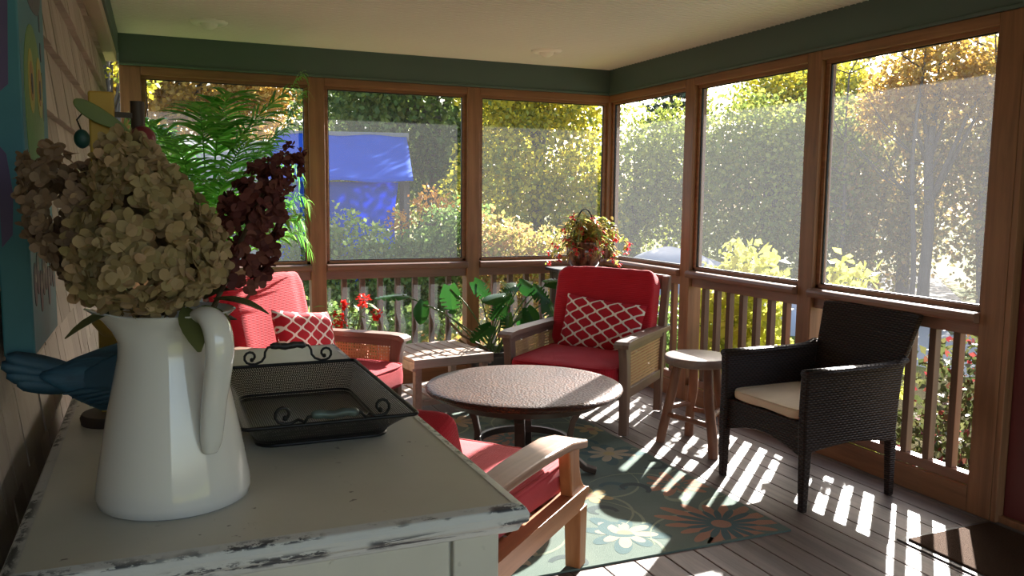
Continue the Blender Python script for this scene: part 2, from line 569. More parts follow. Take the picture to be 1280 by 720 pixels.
    def build(s, name, mats, parent=None, smooth=False, bevel=0, recalc=True, subsurf=0, uvs=None, angle=None, loc=None):
        me = bpy.data.meshes.new(name)
        me.from_pydata(s.v, [], s.f)
        if not isinstance(mats, (list, tuple)):
            mats = [mats]
        for m in mats:
            me.materials.append(m)
        if len(mats) > 1:
            me.polygons.foreach_set('material_index', s.mi)
        if uvs is not None:
            ul = me.uv_layers.new(name='uv')
            for lp in me.loops:
                ul.data[lp.index].uv = uvs[lp.vertex_index]
        me.update()
        if recalc:
            bm = bmesh.new()
            bm.from_mesh(me)
            bmesh.ops.recalc_face_normals(bm, faces=bm.faces)
            bm.to_mesh(me)
            bm.free()
        if smooth:
            if angle:
                me.shade_flat()
                bm = bmesh.new()
                bm.from_mesh(me)
                for e in bm.edges:
                    e.smooth = not (len(e.link_faces) == 2 and e.calc_face_angle(0) > angle)
                for f in bm.faces:
                    f.smooth = True
                bm.to_mesh(me)
                bm.free()
            else:
                me.shade_smooth()
        o = bpy.data.objects.new(name, me)
        COL.objects.link(o)
        if parent:
            o.parent = parent
        if loc:
            o.location = loc
        if bevel:
            b = o.modifiers.new('bevel', 'BEVEL')
            b.width = bevel
            b.segments = 2
            b.limit_method = 'ANGLE'
            b.angle_limit = radians(35)
        if subsurf:
            q = o.modifiers.new('sub', 'SUBSURF')
            q.levels = q.render_levels = subsurf
        return o

def tag(o, label, cat, group=None, kind=None):
    o['label'] = label
    o['category'] = cat
    if group:
        o['group'] = group
    if kind:
        o['kind'] = kind
    return o

def thing(name, label, cat, loc=(0, 0, 0), rz=0, group=None):
    o = bpy.data.objects.new(name, None)
    o.empty_display_size = .1
    COL.objects.link(o)
    o.location = loc
    o.rotation_euler = (0, 0, rz)
    return tag(o, label, cat, group)

def struct(o, label=None, cat=None):
    o['kind'] = 'structure'
    if label:
        o['label'] = label
    if cat:
        o['category'] = cat
    return o

def dup(root, loc, rz, label, group=None):
    r = root.copy()
    COL.objects.link(r)
    r.location = loc
    r.rotation_euler = (0, 0, rz)
    r['label'] = label
    if group:
        r['group'] = group
    for ch in list(root.children):
        c = ch.copy()
        COL.objects.link(c)
        c.parent = r
        for g_ in list(ch.children):
            d = g_.copy()
            COL.objects.link(d)
            d.parent = c
    return r

def face_rz(fx, fy):
    return atan2(fy, fx) - pi/2

# ================================================================== SETTING
X1, Y1, HC = 3.334, 5.937, 2.399        # inner faces of right and back wall, ceiling height
XS = -.24                               # siding face
# floor
fb = MB()
x = -.40
while x < X1+.10:
    fb.box(x+.002, x+.1345, -1.6, Y1+.10, -.028, 0)
    x += .1375
struct(fb.build('floor', M['deck'], bevel=.003), 'weathered brown deck board floor of the porch', 'floor')
o = MB().box(-.45, X1+.16, -1.65, Y1+.16, -.30, -.032).build('trim_1', M['gap'])  # solid slab; the shade between the boards is put into its near-black colour
struct(o, 'near-black slab under the deck boards, coloured as gap shade', 'trim')

# ceiling: beadboard profile running along x
def ceiling():
    m = MB()
    ys, y = [], -1.6
    P = []
    while y < Y1+.09:
        P += [(y, HC), (y+.0290, HC), (y+.0315, HC+.004), (y+.0330, HC+.0005), (y+.0350, HC-.0045), (y+.0370, HC+.0005), (y+.0385, HC+.004), (y+.0405, HC)]
        y += .041
    vs = [(-.5, a, b) for a, b in P] + [(X1+.10, a, b) for a, b in P]
    n = len(P)
    m.add(vs, [(i, i+1, n+i+1, n+i) for i in range(n-1)])
    return m
struct(ceiling().build('ceiling', M['ceiling'], recalc=False), 'pale beadboard porch ceiling', 'ceiling')
o = MB().box(-.9, X1+.595, -2.1, Y1+.57, HC+.012, HC+.20).build('roof', M['roofgrey'])
struct(o, 'porch roof with overhanging eaves', 'roof')
# soffit lip of the eaves (lowers the eave edge)
m = MB()
m.box(X1+.56, X1+.595, -2.1, Y1+.57, HC-.10, HC+.02)
m.box(-.9, X1+.595, Y1+.535, Y1+.57, HC-.10, HC+.02)
struct(m.build('trim_2', M['green']), 'green fascia board along the eaves', 'trim')

# green frieze boards
HF = 2.20
m = MB().box(-.19, X1+.10, Y1, Y1+.10, HF, HC+.01).box(-.19, X1, Y1-.012, Y1, HF, HF+.018)
struct(m.build('trim_3', M['green'], bevel=.004), 'dark green frieze board over the back screens', 'trim')
m = MB().box(X1, X1+.10, -1.6, Y1, HF, HC+.01).box(X1-.012, X1, -1.6, Y1-.012, HF, HF+.018)
struct(m.build('trim_4', M['green'], bevel=.004), 'dark green frieze board over the right hand screens', 'trim')
m = MB().box(-.30, -.187, -1.6, Y1, 2.275, HC+.01)
struct(m.build('trim_5', M['green'], bevel=.003), 'dark green board at the top of the shingled wall', 'trim')
m = MB().box(-.30, -.20, -1.6, Y1-.01, 2.215, 2.275)
struct(m.build('trim_6', M['beige'], bevel=.003), 'beige trim strip above the shingles', 'trim')

# shingled left wall
def shingles():
    random.seed(5)
    m = MB()
    z = -.02
    while z < 2.215:
        y = -1.5 + random.uniform(-.1, 0)
        while y < 5.52:
            w = random.uniform(.09, .22)
            y2 = min(y+w-.004, 5.55)
            j = random.uniform(0, .004)
            zt = min(z+.185, 2.214)
            # tapered shingle: thick butt at the bottom
            vs = [(-.275, y, z), (XS+j, y, z), (-.262+j*.4, y, zt), (-.275, y, zt),
                  (-.275, y2, z), (XS+j, y2, z), (-.262+j*.4, y2, zt), (-.275, y2, zt)]
            m.add(vs, [(0, 1, 2, 3), (7, 6, 5, 4), (0, 4, 5, 1), (1, 5, 6, 2), (2, 6, 7, 3), (3, 7, 4, 0)])
            y += w
        z += .18
    m.box(-.50, -.268, -1.6, 5.55, -.02, 2.215)
    return m
struct(shingles().build('wall_left', M['shingle']), 'beige shingled house wall with worn paint', 'wall')

# right wall beyond the screens: red door and wall
m = MB().box(X1+.01, X1+.12, -1.6, 1.42, 0, HF)
m.box(X1+.01, X1+.12, 1.42, 2.44, 2.08, HF)
struct(m.build('wall_right', M['cedar_y']), 'wooden wall on the right of the porch', 'wall')
d = MB()
d.box(X1+.045, X1+.085, 1.43, 2.430, .03, 2.07)
for (a, b, c, e) in ((1.52, 1.87, .18, .92), (1.94, 2.29, .18, .92), (1.52, 2.29, 1.05, 1.95)):
    d.box(X1+.030, X1+.045, a-.03, a, c, e)
    d.box(X1+.030, X1+.045, b, b+.03, c, e)
    d.box(X1+.030, X1+.045, a-.03, b+.03, c-.03, c)
    d.box(X1+.030, X1+.045, a-.03, b+.03, e, e+.03)
do = struct(d.build('door_1', M['door_red'], bevel=.003), 'dark red panelled door beside the doormat', 'door')
h = MB().lathe([(.026, 0), (.026, .006), (.012, .01), (.012, .04), (.026, .05), (.03, .065), (.02, .08), (.004, .083)], 20)
ho = h.build('door_knob', M['white_trim'], do, smooth=True)
ho.location = (X1+.042, 1.50, .98)
ho.rotation_euler = (0, -pi/2, 0)
m = MB().box(X1, X1+.10, 2.432, 2.458, 0, HF).box(X1+.01, X1+.11, 1.36, 1.43, 0, 2.08)
m.box(X1+.02, X1+.12, 1.43, 2.432, 0, .03)
struct(m.build('trim_7', M['cedar'], bevel=.003), 'wooden door casing with sill', 'trim')

# posts ------------------------------------------------------------
def post(label, x0, x1, y0, y1):
    cx, cy = (x0+x1)/2, (y0+y1)/2
    m = MB().box(x0-cx, x1-cx, y0-cy, y1-cy, 0, HF)
    o = m.build('wooden_post', M['cedar'], bevel=.004)
    o.location = (cx, cy, 0)
    return tag(o, label, 'post', 'porch posts')
BP = [(-.19, -.065), (.985, 1.092), (2.142, 2.242)]          # posts of the back wall (x)
RP = [(4.785, 4.892), (3.618, 3.728), (2.460, 2.578)]        # posts of the right wall (y)
PD = .105
post('reddish cedar post at the left end of the back wall, behind the palm', *BP[0], Y1, Y1+PD)
post('cedar post in the back wall, just right of the palm', *BP[1], Y1, Y1+PD)
post('cedar post in the back wall, behind the monstera', *BP[2], Y1, Y1+PD)
post('cedar corner post behind the flowering basket plant', X1, X1+PD, Y1, Y1+PD)
post('cedar post in the right wall, behind the round stool', X1, X1+PD, *RP[0])
post('cedar post in the right wall, behind the dark wicker chair', X1, X1+PD, *RP[1])
post('stained cedar post beside the red door', X1, X1+PD, *RP[2])

# screens: the windows ------------------------------------------------------------
ZT, ZB = 2.20, .912
def window(k, wall, a, b, smat):
    """header, sill and stop frame with an insect screen, spanning a..b along the wall"""
    m = MB()
    fr, hd = .028, .072
    if wall == 'b':
        def B(u0, u1, d0, d1, z0, z1): m.box(u0, u1, Y1+d0, Y1+d1, z0, z1)
    else:
        def B(u0, u1, d0, d1, z0, z1): m.box(X1+d0, X1+d1, u0, u1, z0, z1)
    B(a, b, .0, .10, ZT-hd+.02, ZT)
    B(a, b, .03, .065, ZT-hd, ZT-hd+.03)
    B(a, b, .03, .065, ZB, ZB+.022)
    B(a, a+fr, .03, .065, ZB, ZT-hd)
    B(b-fr, b, .03, .065, ZB, ZT-hd)
    f = m.build('window_%d' % k, M['cedar_x' if wall == 'b' else 'cedar_y'], bevel=.003)
    struct(f, 'wood framed insect screen, number %d counting from the left' % k, 'window')
    # black spline around the mesh
    s_ = MB()
    m = s_
    B(a+fr, b-fr, .040, .052, ZT-hd-.006, ZT-hd)
    B(a+fr, b-fr, .040, .052, ZB+.022, ZB+.028)
    B(a+fr, a+fr+.006, .040, .052, ZB+.022, ZT-hd)
    B(b-fr-.006, b-fr, .040, .052, ZB+.022, ZT-hd)
    s_.build('spline', M['black_iron'], f)
    sc = MB()
    u0, u1, z0, z1 = a+fr, b-fr, ZB+.022, ZT-hd
    if wall == 'b':
        sc.add([(u0, Y1+.046, z0), (u1, Y1+.046, z0), (u1, Y1+.046, z1), (u0, Y1+.046, z1)], [(0, 1, 2, 3)])
    else:
        sc.add([(X1+.046, u0, z0), (X1+.046, u1, z0), (X1+.046, u1, z1), (X1+.046, u0, z1)], [(0, 1, 2, 3)])
    sc.build('screen', smat, f)
BB = [(BP[0][1], BP[1][0]), (BP[1][1], BP[2][0]), (BP[2][1], X1)]
RB = [(RP[0][1], Y1), (RP[1][1], RP[0][0]), (RP[2][1], RP[1][0])]
for k, (a, b) in enumerate(BB):
    window(k+1, 'b', a, b, M['screen_back'])
for k, (a, b) in enumerate(RB):
    window(k+4, 'r', a, b, M['screen'])

# railings ------------------------------------------------------------
def railing(wall, a, b, n, label):
    L = b-a
    if wall == 'b':
        t = thing('porch_railing', label, 'railing', (a, Y1, 0), 0, 'porch railings')
        def T(u0, u1, d0, d1, z0, z1): return (u0, u1, d0, d1, z0, z1)
    else:
        t = thing('porch_railing', label, 'railing', (X1, a, 0), 0, 'porch railings')
        def T(u0, u1, d0, d1, z0, z1): return (d0, d1, u0, u1, z0, z1)
    rm = M['rail_x' if wall == 'b' else 'rail_y']
    # rounded cap
    prof = [(.10, .862), (.10, .910), (-.020, .910), (-.033, .904), (-.038, .890), (-.036, .872), (-.026, .862)]
    m = MB()
    if wall == 'b':
        m.prism([(p, q) for p, q in prof], 0, L, 'yz')
    else:
        m.prism([(p, q) for p, q in prof], 0, L, 'xz')
    m.build('cap_rail', rm, t, bevel=.003)
    m = MB().box(*T(0, L, .025, .075, .800, .860))
    m.build('upper_rail', rm, t, bevel=.003)
    m = MB().box(*T(0, L, .025, .075, .115, .165))
    m.build('bottom_rail', rm, t, bevel=.003)
    m = MB().box(*T(0, L, .0, .028, 0, .115))
    m.build('base_board', M['cedar_x' if wall == 'b' else 'cedar_y'], t, bevel=.004)
    for k in range(n):
        c = L*(k+1)/(n+1)
        m = MB().box(*T(c-.019, c+.019, .031, .069, .165, .800))
        m.build('baluster', M['baluster'], t, bevel=.003)
    if wall == 'b':
        # slack insect screen hung on the room side of the balusters
        random.seed(int(a*100)+3)
        ph = [random.uniform(0, 6) for _ in range(6)]
        def fn(u, v):
            xx = .004+u*(L-.008)
            zz = .165+v*.635
            bl = .012 + .014*sin(zz*17+ph[0]+xx*.6)*sin(v*pi) + .008*sin(zz*31+ph[1])*sin(v*pi)
            return (xx, .010-bl, zz)
        m = MB().grid(fn, 6, 40)
        m.build('slack_screen', M['screen_low'], t, smooth=True)
    return t
names_b = ['wooden baluster railing behind the left red cane armchair, at the left end',
           'wooden baluster railing behind the red geranium, middle of the back wall',
           'wooden baluster railing under the flowering basket plant at the back corner']
names_r = ['wooden baluster railing behind the back red armchair, on the right wall',
           'wooden baluster railing behind the stool, middle of the right wall',
           'wooden baluster railing behind the wicker chair, beside the red door']
for (a, b), nm in zip(BB, names_b):
    railing('b', a, b, 7, nm)
for (a, b), nm in zip(RB, names_r):
    railing('r', a, b, 7, nm)

# ceiling lights ------------------------------------------------------------
def ceil_light(label, x, y):
    t = thing('ceiling_light', label, 'light', (x, y, HC), 0, 'recessed ceiling lights')
    m = MB().lathe([(.055, -.006), (.066, -.018), (.094, -.016), (.106, -.004), (.106, 0), (.055, 0)], 40, cap0=False, cap1=False)
    m.build('trim_ring', M['white_trim'], t, smooth=True)
    m = MB().lathe([(.001, -.044), (.022, -.042), (.040, -.032), (.050, -.016), (.055, 0)], 32, cap0=True, cap1=True)
    m.build('eyeball', M['white_trim'], t, smooth=True)
    return t
ceil_light('round recessed ceiling light over the palm, the left one', .318, 5.34)
ceil_light('round recessed ceiling light over the back armchair, the right one', 2.505, 5.35)
# ================================================================== FURNITURE
def sgn(a, e):
    return math.copysign(abs(a)**e, a)

def cushion(w, d, h, e1=.28, e2=.22, puff=.0, seed=0, wrinkle=.004, n=64, mm=32):
    """rounded-box cushion centred on its own origin"""
    rnd = random.Random(seed)
    ph = [rnd.uniform(0, 6) for _ in range(8)]
    m = MB()
    vs, fs = [], []
    for j in range(mm+1):
        la = -pi/2 + pi*j/mm
        la = la*.999
        for i in range(n):
            lo = 2*pi*i/n
            x = sgn(cos(la), e1)*sgn(cos(lo), e2)
            y = sgn(cos(la), e1)*sgn(sin(lo), e2)
            z = sgn(sin(la), e1)
            px = x*w/2
            py = y*d/2
            pz = z*h/2 + puff*z*(1-x*x)*(1-y*y)
            k = wrinkle*(sin(px*21+ph[0])*sin(py*17+ph[1]) + .7*sin(px*43+py*31+ph[2]) + .5*sin(pz*60+px*25+ph[3]))
            nrm = Vector((x, y, z)).normalized()
            vs.append((px+nrm.x*k, py+nrm.y*k, pz+nrm.z*k))
    for j in range(mm):
        for i in range(n):
            fs.append((j*n+i, j*n+(i+1) % n, (j+1)*n+(i+1) % n, (j+1)*n+i))
    fs.append(tuple(range(n))[::-1])
    fs.append(tuple(mm*n+i for i in range(n)))
    return m.add(vs, fs)

def piping(w, d, h, e2=.22, n=64, r=.006):
    pts = []
    for i in range(n):
        lo = 2*pi*i/n
        pts.append((sgn(cos(lo), e2)*w/2*.985, sgn(sin(lo), e2)*d/2*.985, h/2*.80))
    return MB().tube(pts, r, 6, closed=True)

def pillow_mesh(w, h, t):
    m = MB()
    nu, nv = 36, 24
    for side in (-1, 1):
        def fn(u, v):
            a, b = 2*u-1, 2*v-1
            k = (max(0, 1-a**4)*max(0, 1-b**4))**.55
            x = a*w/2*(1-.05*(1-b*b)*abs(a)**3)
            z = b*h/2*(1-.07*(1-a*a)*abs(b)**3)
            return (x, side*(t/2*k+.001) + .004*sin(x*30+z*18)*k, z)
        m.grid(fn, nu, nv)
    return m

def throw_pillow(label, loc, rz, lean, roll, w=.46, h=.30, t=.12):
    m = pillow_mesh(w, h, t)
    o = m.build('throw_pillow', M['trellis'], smooth=True)
    o.location = loc
    o.rotation_euler = (Matrix.Rotation(rz, 3, 'Z') @ Matrix.Rotation(lean, 3, 'X') @ Matrix.Rotation(roll, 3, 'Y')).to_euler()
    return tag(o, label, 'pillow', 'trellis pillows on the red armchairs')

# ---- cane armchair ----------------------------------------------------------
def cane_armchair(label, loc, rz):
    t = thing('cane_armchair', label, 'armchair', loc, rz, 'red cushioned cane armchairs')
    for sx in (-1, 1):
        c = sx*.375
        # shaped front leg, flaring under the arm
        A = [(.375, 0), (.378, .12), (.385, .26), (.388, .36), (.395, .44), (.410, .50), (.425, .535)]
        B = [(.330, 0), (.325, .12), (.315, .26), (.318, .36), (.325, .44), (.330, .50), (.330, .535)]
        MB().strip(A, B, c-.026, c+.026).build('leg', M['teak'], t, bevel=.006)
        # raked rear leg running up into the back
        A = [(-.300, 0), (-.305, .20), (-.325, .40), (-.375, .65), (-.435, .875)]
        B = [(-.350, 0), (-.360, .20), (-.385, .40), (-.435, .65), (-.485, .875)]
        MB().strip(A, B, c-.024, c+.024).build('leg', M['teak'], t, bevel=.005)
        # arm with rolled front
        A = [(-.43, .553), (-.2, .560), (.1, .566), (.34, .568), (.405, .563), (.435, .548), (.440, .528)]
        B = [(-.43, .522), (-.2, .529), (.1, .534), (.33, .536), (.385, .534), (.405, .528), (.408, .522)]
        MB().strip(A, B, c-.046, c+.046).build('arm', M['teak_y'], t, bevel=.008)
        m = MB().box(c-.017, c+.017, -.36, .33, .215, .275)
        m.box(c-.017, c+.017, -.40, .335, .490, .533)
        m.build('side_rail', M['teak_y'], t, bevel=.004)
        MB().box(c-.0025, c+.0025, -.385, .325, .270, .495).build('cane_panel', M['cane'], t)
    MB().box(-.352, .352, .325, .355, .205, .275).build('apron', M['teak_x'], t, bevel=.005)
    m = MB().box(-.352, .352, -.350, -.320, .205, .270)
    for k in range(6):
        y = -.26+.105*k
        m.box(-.352, .352, y, y+.06, .235, .252)
    m.build('seat_frame', M['teak_x'], t, bevel=.003)
    # crest rail, gently arched, and back slats
    A, B = [], []
    for k in range(13):
        x = -.40+.8*k/12
        zz = .885 - .02*(x/.4)**2
        A.append((x, zz+.012))
        B.append((x, zz-.085))
    m = MB().strip(A, B, -.487, -.452, 'xz')
    m.build('crest_rail', M['teak_x'], t, bevel=.006)
    for k in range(7):
        x = -.27+.09*k
        MB().bar((x, -.372, .30), (x, -.468, .82), .048, .014, (0, 1, 0)).build('back_slat', M['teak'], t, bevel=.003)
    cu = cushion(.68, .74, .15, puff=.012, seed=3).build('seat_cushion', M['red_seat'], t, smooth=True, loc=(0, .09, .338))
    piping(.68, .74, .15).build('piping', M['red_seat'], cu, smooth=True)
    bc = cushion(.69, .17, .56, e1=.24, e2=.26, seed=9, wrinkle=.006).build('back_cushion', M['red'], t, smooth=True, loc=(0, -.305, .640))
    bc.rotation_euler = (radians(13), 0, 0)
    return t
rug_z = .010
back_chair = cane_armchair('large weathered cane armchair with deep red cushions in the back corner, facing the round table', (2.51, 4.685, rug_z), face_rz(-.76, -.65))
left_chair = dup(back_chair, (.777, 4.825, rug_z), face_rz(.707, -.707), 'cane armchair with bright sunlit red cushions on the left, partly behind the white dresser')

throw_pillow('red pillow with cream trellis pattern in shade on the back corner armchair', (2.51+.76*.155+.02, 4.685+.65*.155-.03, .565), face_rz(-.76, -.65), radians(16), radians(-5), .56, .36, .13)
throw_pillow('sunlit red pillow with white trellis pattern on the left armchair beside the dresser', (.765, 4.83, .585), face_rz(.707, -.707), radians(20), radians(-9), .50, .32, .12)

# ---- hardwood armchair in front ---------------------------------------------------
def hardwood_armchair():
    t = thing('hardwood_armchair', 'orange hardwood open arm chair with red cushions right beside the white dresser', 'armchair', (.92, 2.763, rug_z), face_rz(.757, .653))
    for sx in (-1, 1):
        c = sx*.362
        MB().bar((c, .352, 0), (c, .346, .235), .060, .058, (0, 1, 0), w2=.066, h2=.074).build('leg', M['cherry'], t, bevel=.004)
        MB().bar((c, -.36, 0), (c, -.34, .235), .044, .048, (0, 1, 0), w2=.05, h2=.06).build('leg', M['cherry'], t, bevel=.004)
        # side rail with a rounded nose
        A = [(-.40, .292), (0, .300), (.30, .303), (.375, .303), (.402, .297), (.412, .285)]
        B = [(-.40, .215), (0, .225), (.30, .228), (.345, .232), (.372, .262), (.392, .272)]
        MB().strip(A, B, c-.034, c+.030).build('side_rail', M['cherry_y'], t, bevel=.006)
        # curved bracket carrying the arm
        A = [(.395, .300), (.365, .312), (.340, .340), (.322, .385), (.315, .44), (.318, .482)]
        B = [(.250, .300), (.243, .330), (.237, .365), (.230, .41), (.222, .455), (.215, .482)]
        MB().strip(A, B, c-.024, c+.024).build('arm_bracket', M['cherry'], t, bevel=.005)
        # broad flat arm, wider to the front, dipping at the end
        w0, w1 = .050, .070
        N = 10
        vs = []
        for k in range(N+1):
            s_ = k/N
            y = -.42+.735*s_
            z = .512+.030*sin(pi*min(1, s_*.62+.25)) + (-.018*max(0, s_-.8)/.2)
            ww = w0+(w1-w0)*s_
            cc = c - sx*.012*s_
            vs += [(cc-ww, y, z), (cc+ww, y, z), (cc+ww, y, z-.032), (cc-ww, y, z-.032)]
        fs = [(3, 2, 1, 0), tuple(4*N+i for i in range(4))]
        for k in range(N):
            for q in range(4):
                q2 = (q+1) % 4
                fs.append((4*k+q, 4*k+q2, 4*k+4+q2, 4*k+4+q))
        MB().add(vs, fs).build('arm', M['arm_brown'], t, bevel=.008)
        A = [(-.335, .215), (-.40, .38), (-.475, .55)]
        B = [(-.385, .215), (-.455, .38), (-.525, .55)]
        MB().strip(A, B, c-.026, c+.024).build('back_post', M['cherry'], t, bevel=.004)
    MB().box(-.335, .335, .315, .345, .215, .285).build('apron', M['cherry_y'], t, bevel=.004)
    m = MB()
    for k in range(6):
        m.box(-.335, .335, -.30+.105*k, -.24+.105*k, .262, .280)
    m.build('seat_slats', M['cherry_y'], t, bevel=.003)
    m = MB().box(-.345, .345, -.535, -.500, .560, .620)
    for k in range(6):
        x = -.25+.1*k
        m.bar((x, -.392, .33), (x, -.515, .58), .05, .014, (0, 1, 0))
    m.build('back_frame', M['cherry'], t, bevel=.004)
    cu = cushion(.655, .72, .135, puff=.012, seed=13).build('seat_cushion', M['red_plain'], t, smooth=True, loc=(0, .03, .352))
    piping(.655, .72, .135).build('piping', M['red_plain'], cu, smooth=True)
    bc = cushion(.53, .14, .42, e1=.20, e2=.24, seed=19, wrinkle=.003).build('back_cushion', M['red'], t, smooth=True, loc=(0, -.365, .530))
    bc.rotation_euler = (radians(20), 0, 0)
hardwood_armchair()

# ---- coffee table ---------------------------------------------------------------
def coffee_table():
    t = thing('coffee_table', 'round coffee table with hammered copper top and dark curved metal base', 'table', (1.68, 3.80, rug_z))
    MB().lathe([(.02, .414), (.44, .414), (.478, .418), (.492, .427), (.496, .438), (.490, .447), (.476, .452), (.44, .4545), (.02, .455)], 72).build('tabletop', M['copper'], t, smooth=True, angle=radians(40))
    MB().lathe([(.36, .370), (.385, .370), (.40, .414), (.36, .414), (.36, .370)], 56, cap0=False, cap1=False).build('apron_ring', M['dark_metal'], t, smooth=True, angle=radians(30))
    for k in range(4):
        a = radians(-28+90*k)
        pts = []
        for r, z in ((.330, .375), (.285, .335), (.250, .27), (.235, .20), (.238, .14), (.262, .075), (.315, .028), (.37, .014)):
            pts.append((r*cos(a), r*sin(a), z))
        m = MB()
        P = [Vector(p) for p in pts]
        side = Vector((-sin(a), cos(a), 0))
        vs = []
        for i, p in enumerate(P):
            d = (P[min(i+1, 7)]-P[max(i-1, 0)]).normalized()
            nn = side.cross(d)
            w, h = .025, .015
            vs += [p-side*w-nn*h, p+side*w-nn*h, p+side*w+nn*h, p-side*w+nn*h]
        fs = [(0, 1, 2, 3), tuple(28+i for i in (3, 2, 1, 0))]
        for i in range(7):
            for q in range(4):
                q2 = (q+1) % 4
                fs.append((4*i+q, 4*i+4+q, 4*i+4+q2, 4*i+q2))
        m.add(vs, fs).build('leg', M['dark_metal'], t, bevel=.004)
    MB().lathe([(.218, .140), (.240, .140), (.240, .172), (.218, .172), (.218, .140)], 56, cap0=False, cap1=False).build('stretcher_ring', M['dark_metal'], t, smooth=True, angle=radians(30))
coffee_table()

# ---- slatted side table ----------------------------------------------------------
def side_table():
    t = thing('side_table', 'low weathered slatted side table between the two cane armchairs', 'table', (1.66, 5.20, 0), radians(8))
    w, d, h = .56, .56, .395
    for k in range(7):
        x = -w/2+.004+k*.0798
        MB().box(x+.003, x+.069, -d/2+.03, d/2-.03, h-.018, h).build('slat', M['slat_y'], t, bevel=.003)
    m = MB()
    m.box(-w/2, w/2, -d/2, -d/2+.028, h-.055, h+.001)
    m.box(-w/2, w/2, d/2-.028, d/2, h-.055, h+.001)
    m.box(-w/2, -w/2+.022, -d/2+.028, d/2-.028, h-.075, h-.019)
    m.box(w/2-.022, w/2, -d/2+.028, d/2-.028, h-.075, h-.019)
    m.build('frame', M['slat'], t, bevel=.003)
    for sx in (-1, 1):
        for sy in (-1, 1):
            cx, cy = sx*(w/2-.045), sy*(d/2-.055)
            MB().box(cx-.022, cx+.022, cy-.022, cy+.022, 0, h-.02).build('leg', M['slat_y'], t, bevel=.003)
    m = MB().box(-.235, .235, -d/2+.045, -d/2+.065, .09, .13).box(-.235, .235, d/2-.065, d/2-.045, .09, .13)
    for k in range(5):
        m.box(-.2+k*.085, -.14+k*.085, -.24, .24, .115, .13)
    m.build('lower_shelf', M['slat'], t, bevel=.003)
side_table()

# ---- stool ------------------------------------------------------------------------
def stool():
    t = thing('log_stool', 'round wooden stool with splayed log legs beside the wicker chair', 'stool', (2.77, 3.865, 0))
    MB().lathe([(.02, .475), (.165, .475), (.178, .480), (.184, .495), (.184, .512), (.178, .524), (.165, .528), (.02, .529)], 48).build('seat', M['stooltop'], t, smooth=True, angle=radians(40))
    feet = [(-.135, .145), (-.045, -.235), (.20, -.02), (.10, .20)]
    tops = [(-.075, .075), (-.015, -.115), (.11, -.02), (.06, .11)]
    for (fx, fy), (tx, ty) in zip(feet, tops):
        pts = [(fx, fy, 0)] + [(fx+(tx-fx)*s_ + .003*sin(9*s_+fx*20), fy+(ty-fy)*s_ + .003*cos(8*s_+fy*20), .478*s_) for s_ in (.2, .4, .6, .8, 1)]
        MB().tube(pts, [.026, .027, .026, .028, .027, .026], 12).build('leg', M['log'], t, smooth=True, angle=radians(40))
    def at_h(i, z):
        s_ = z/.478
        return (feet[i][0]+(tops[i][0]-feet[i][0])*s_, feet[i][1]+(tops[i][1]-feet[i][1])*s_, z)
    for i, j, z in ((0, 1, .17), (1, 2, .21), (2, 3, .17), (3, 0, .21)):
        MB().tube([at_h(i, z), at_h(j, z)], .015, 10).build('stretcher', M['log'], t, smooth=True, angle=radians(40))
stool()

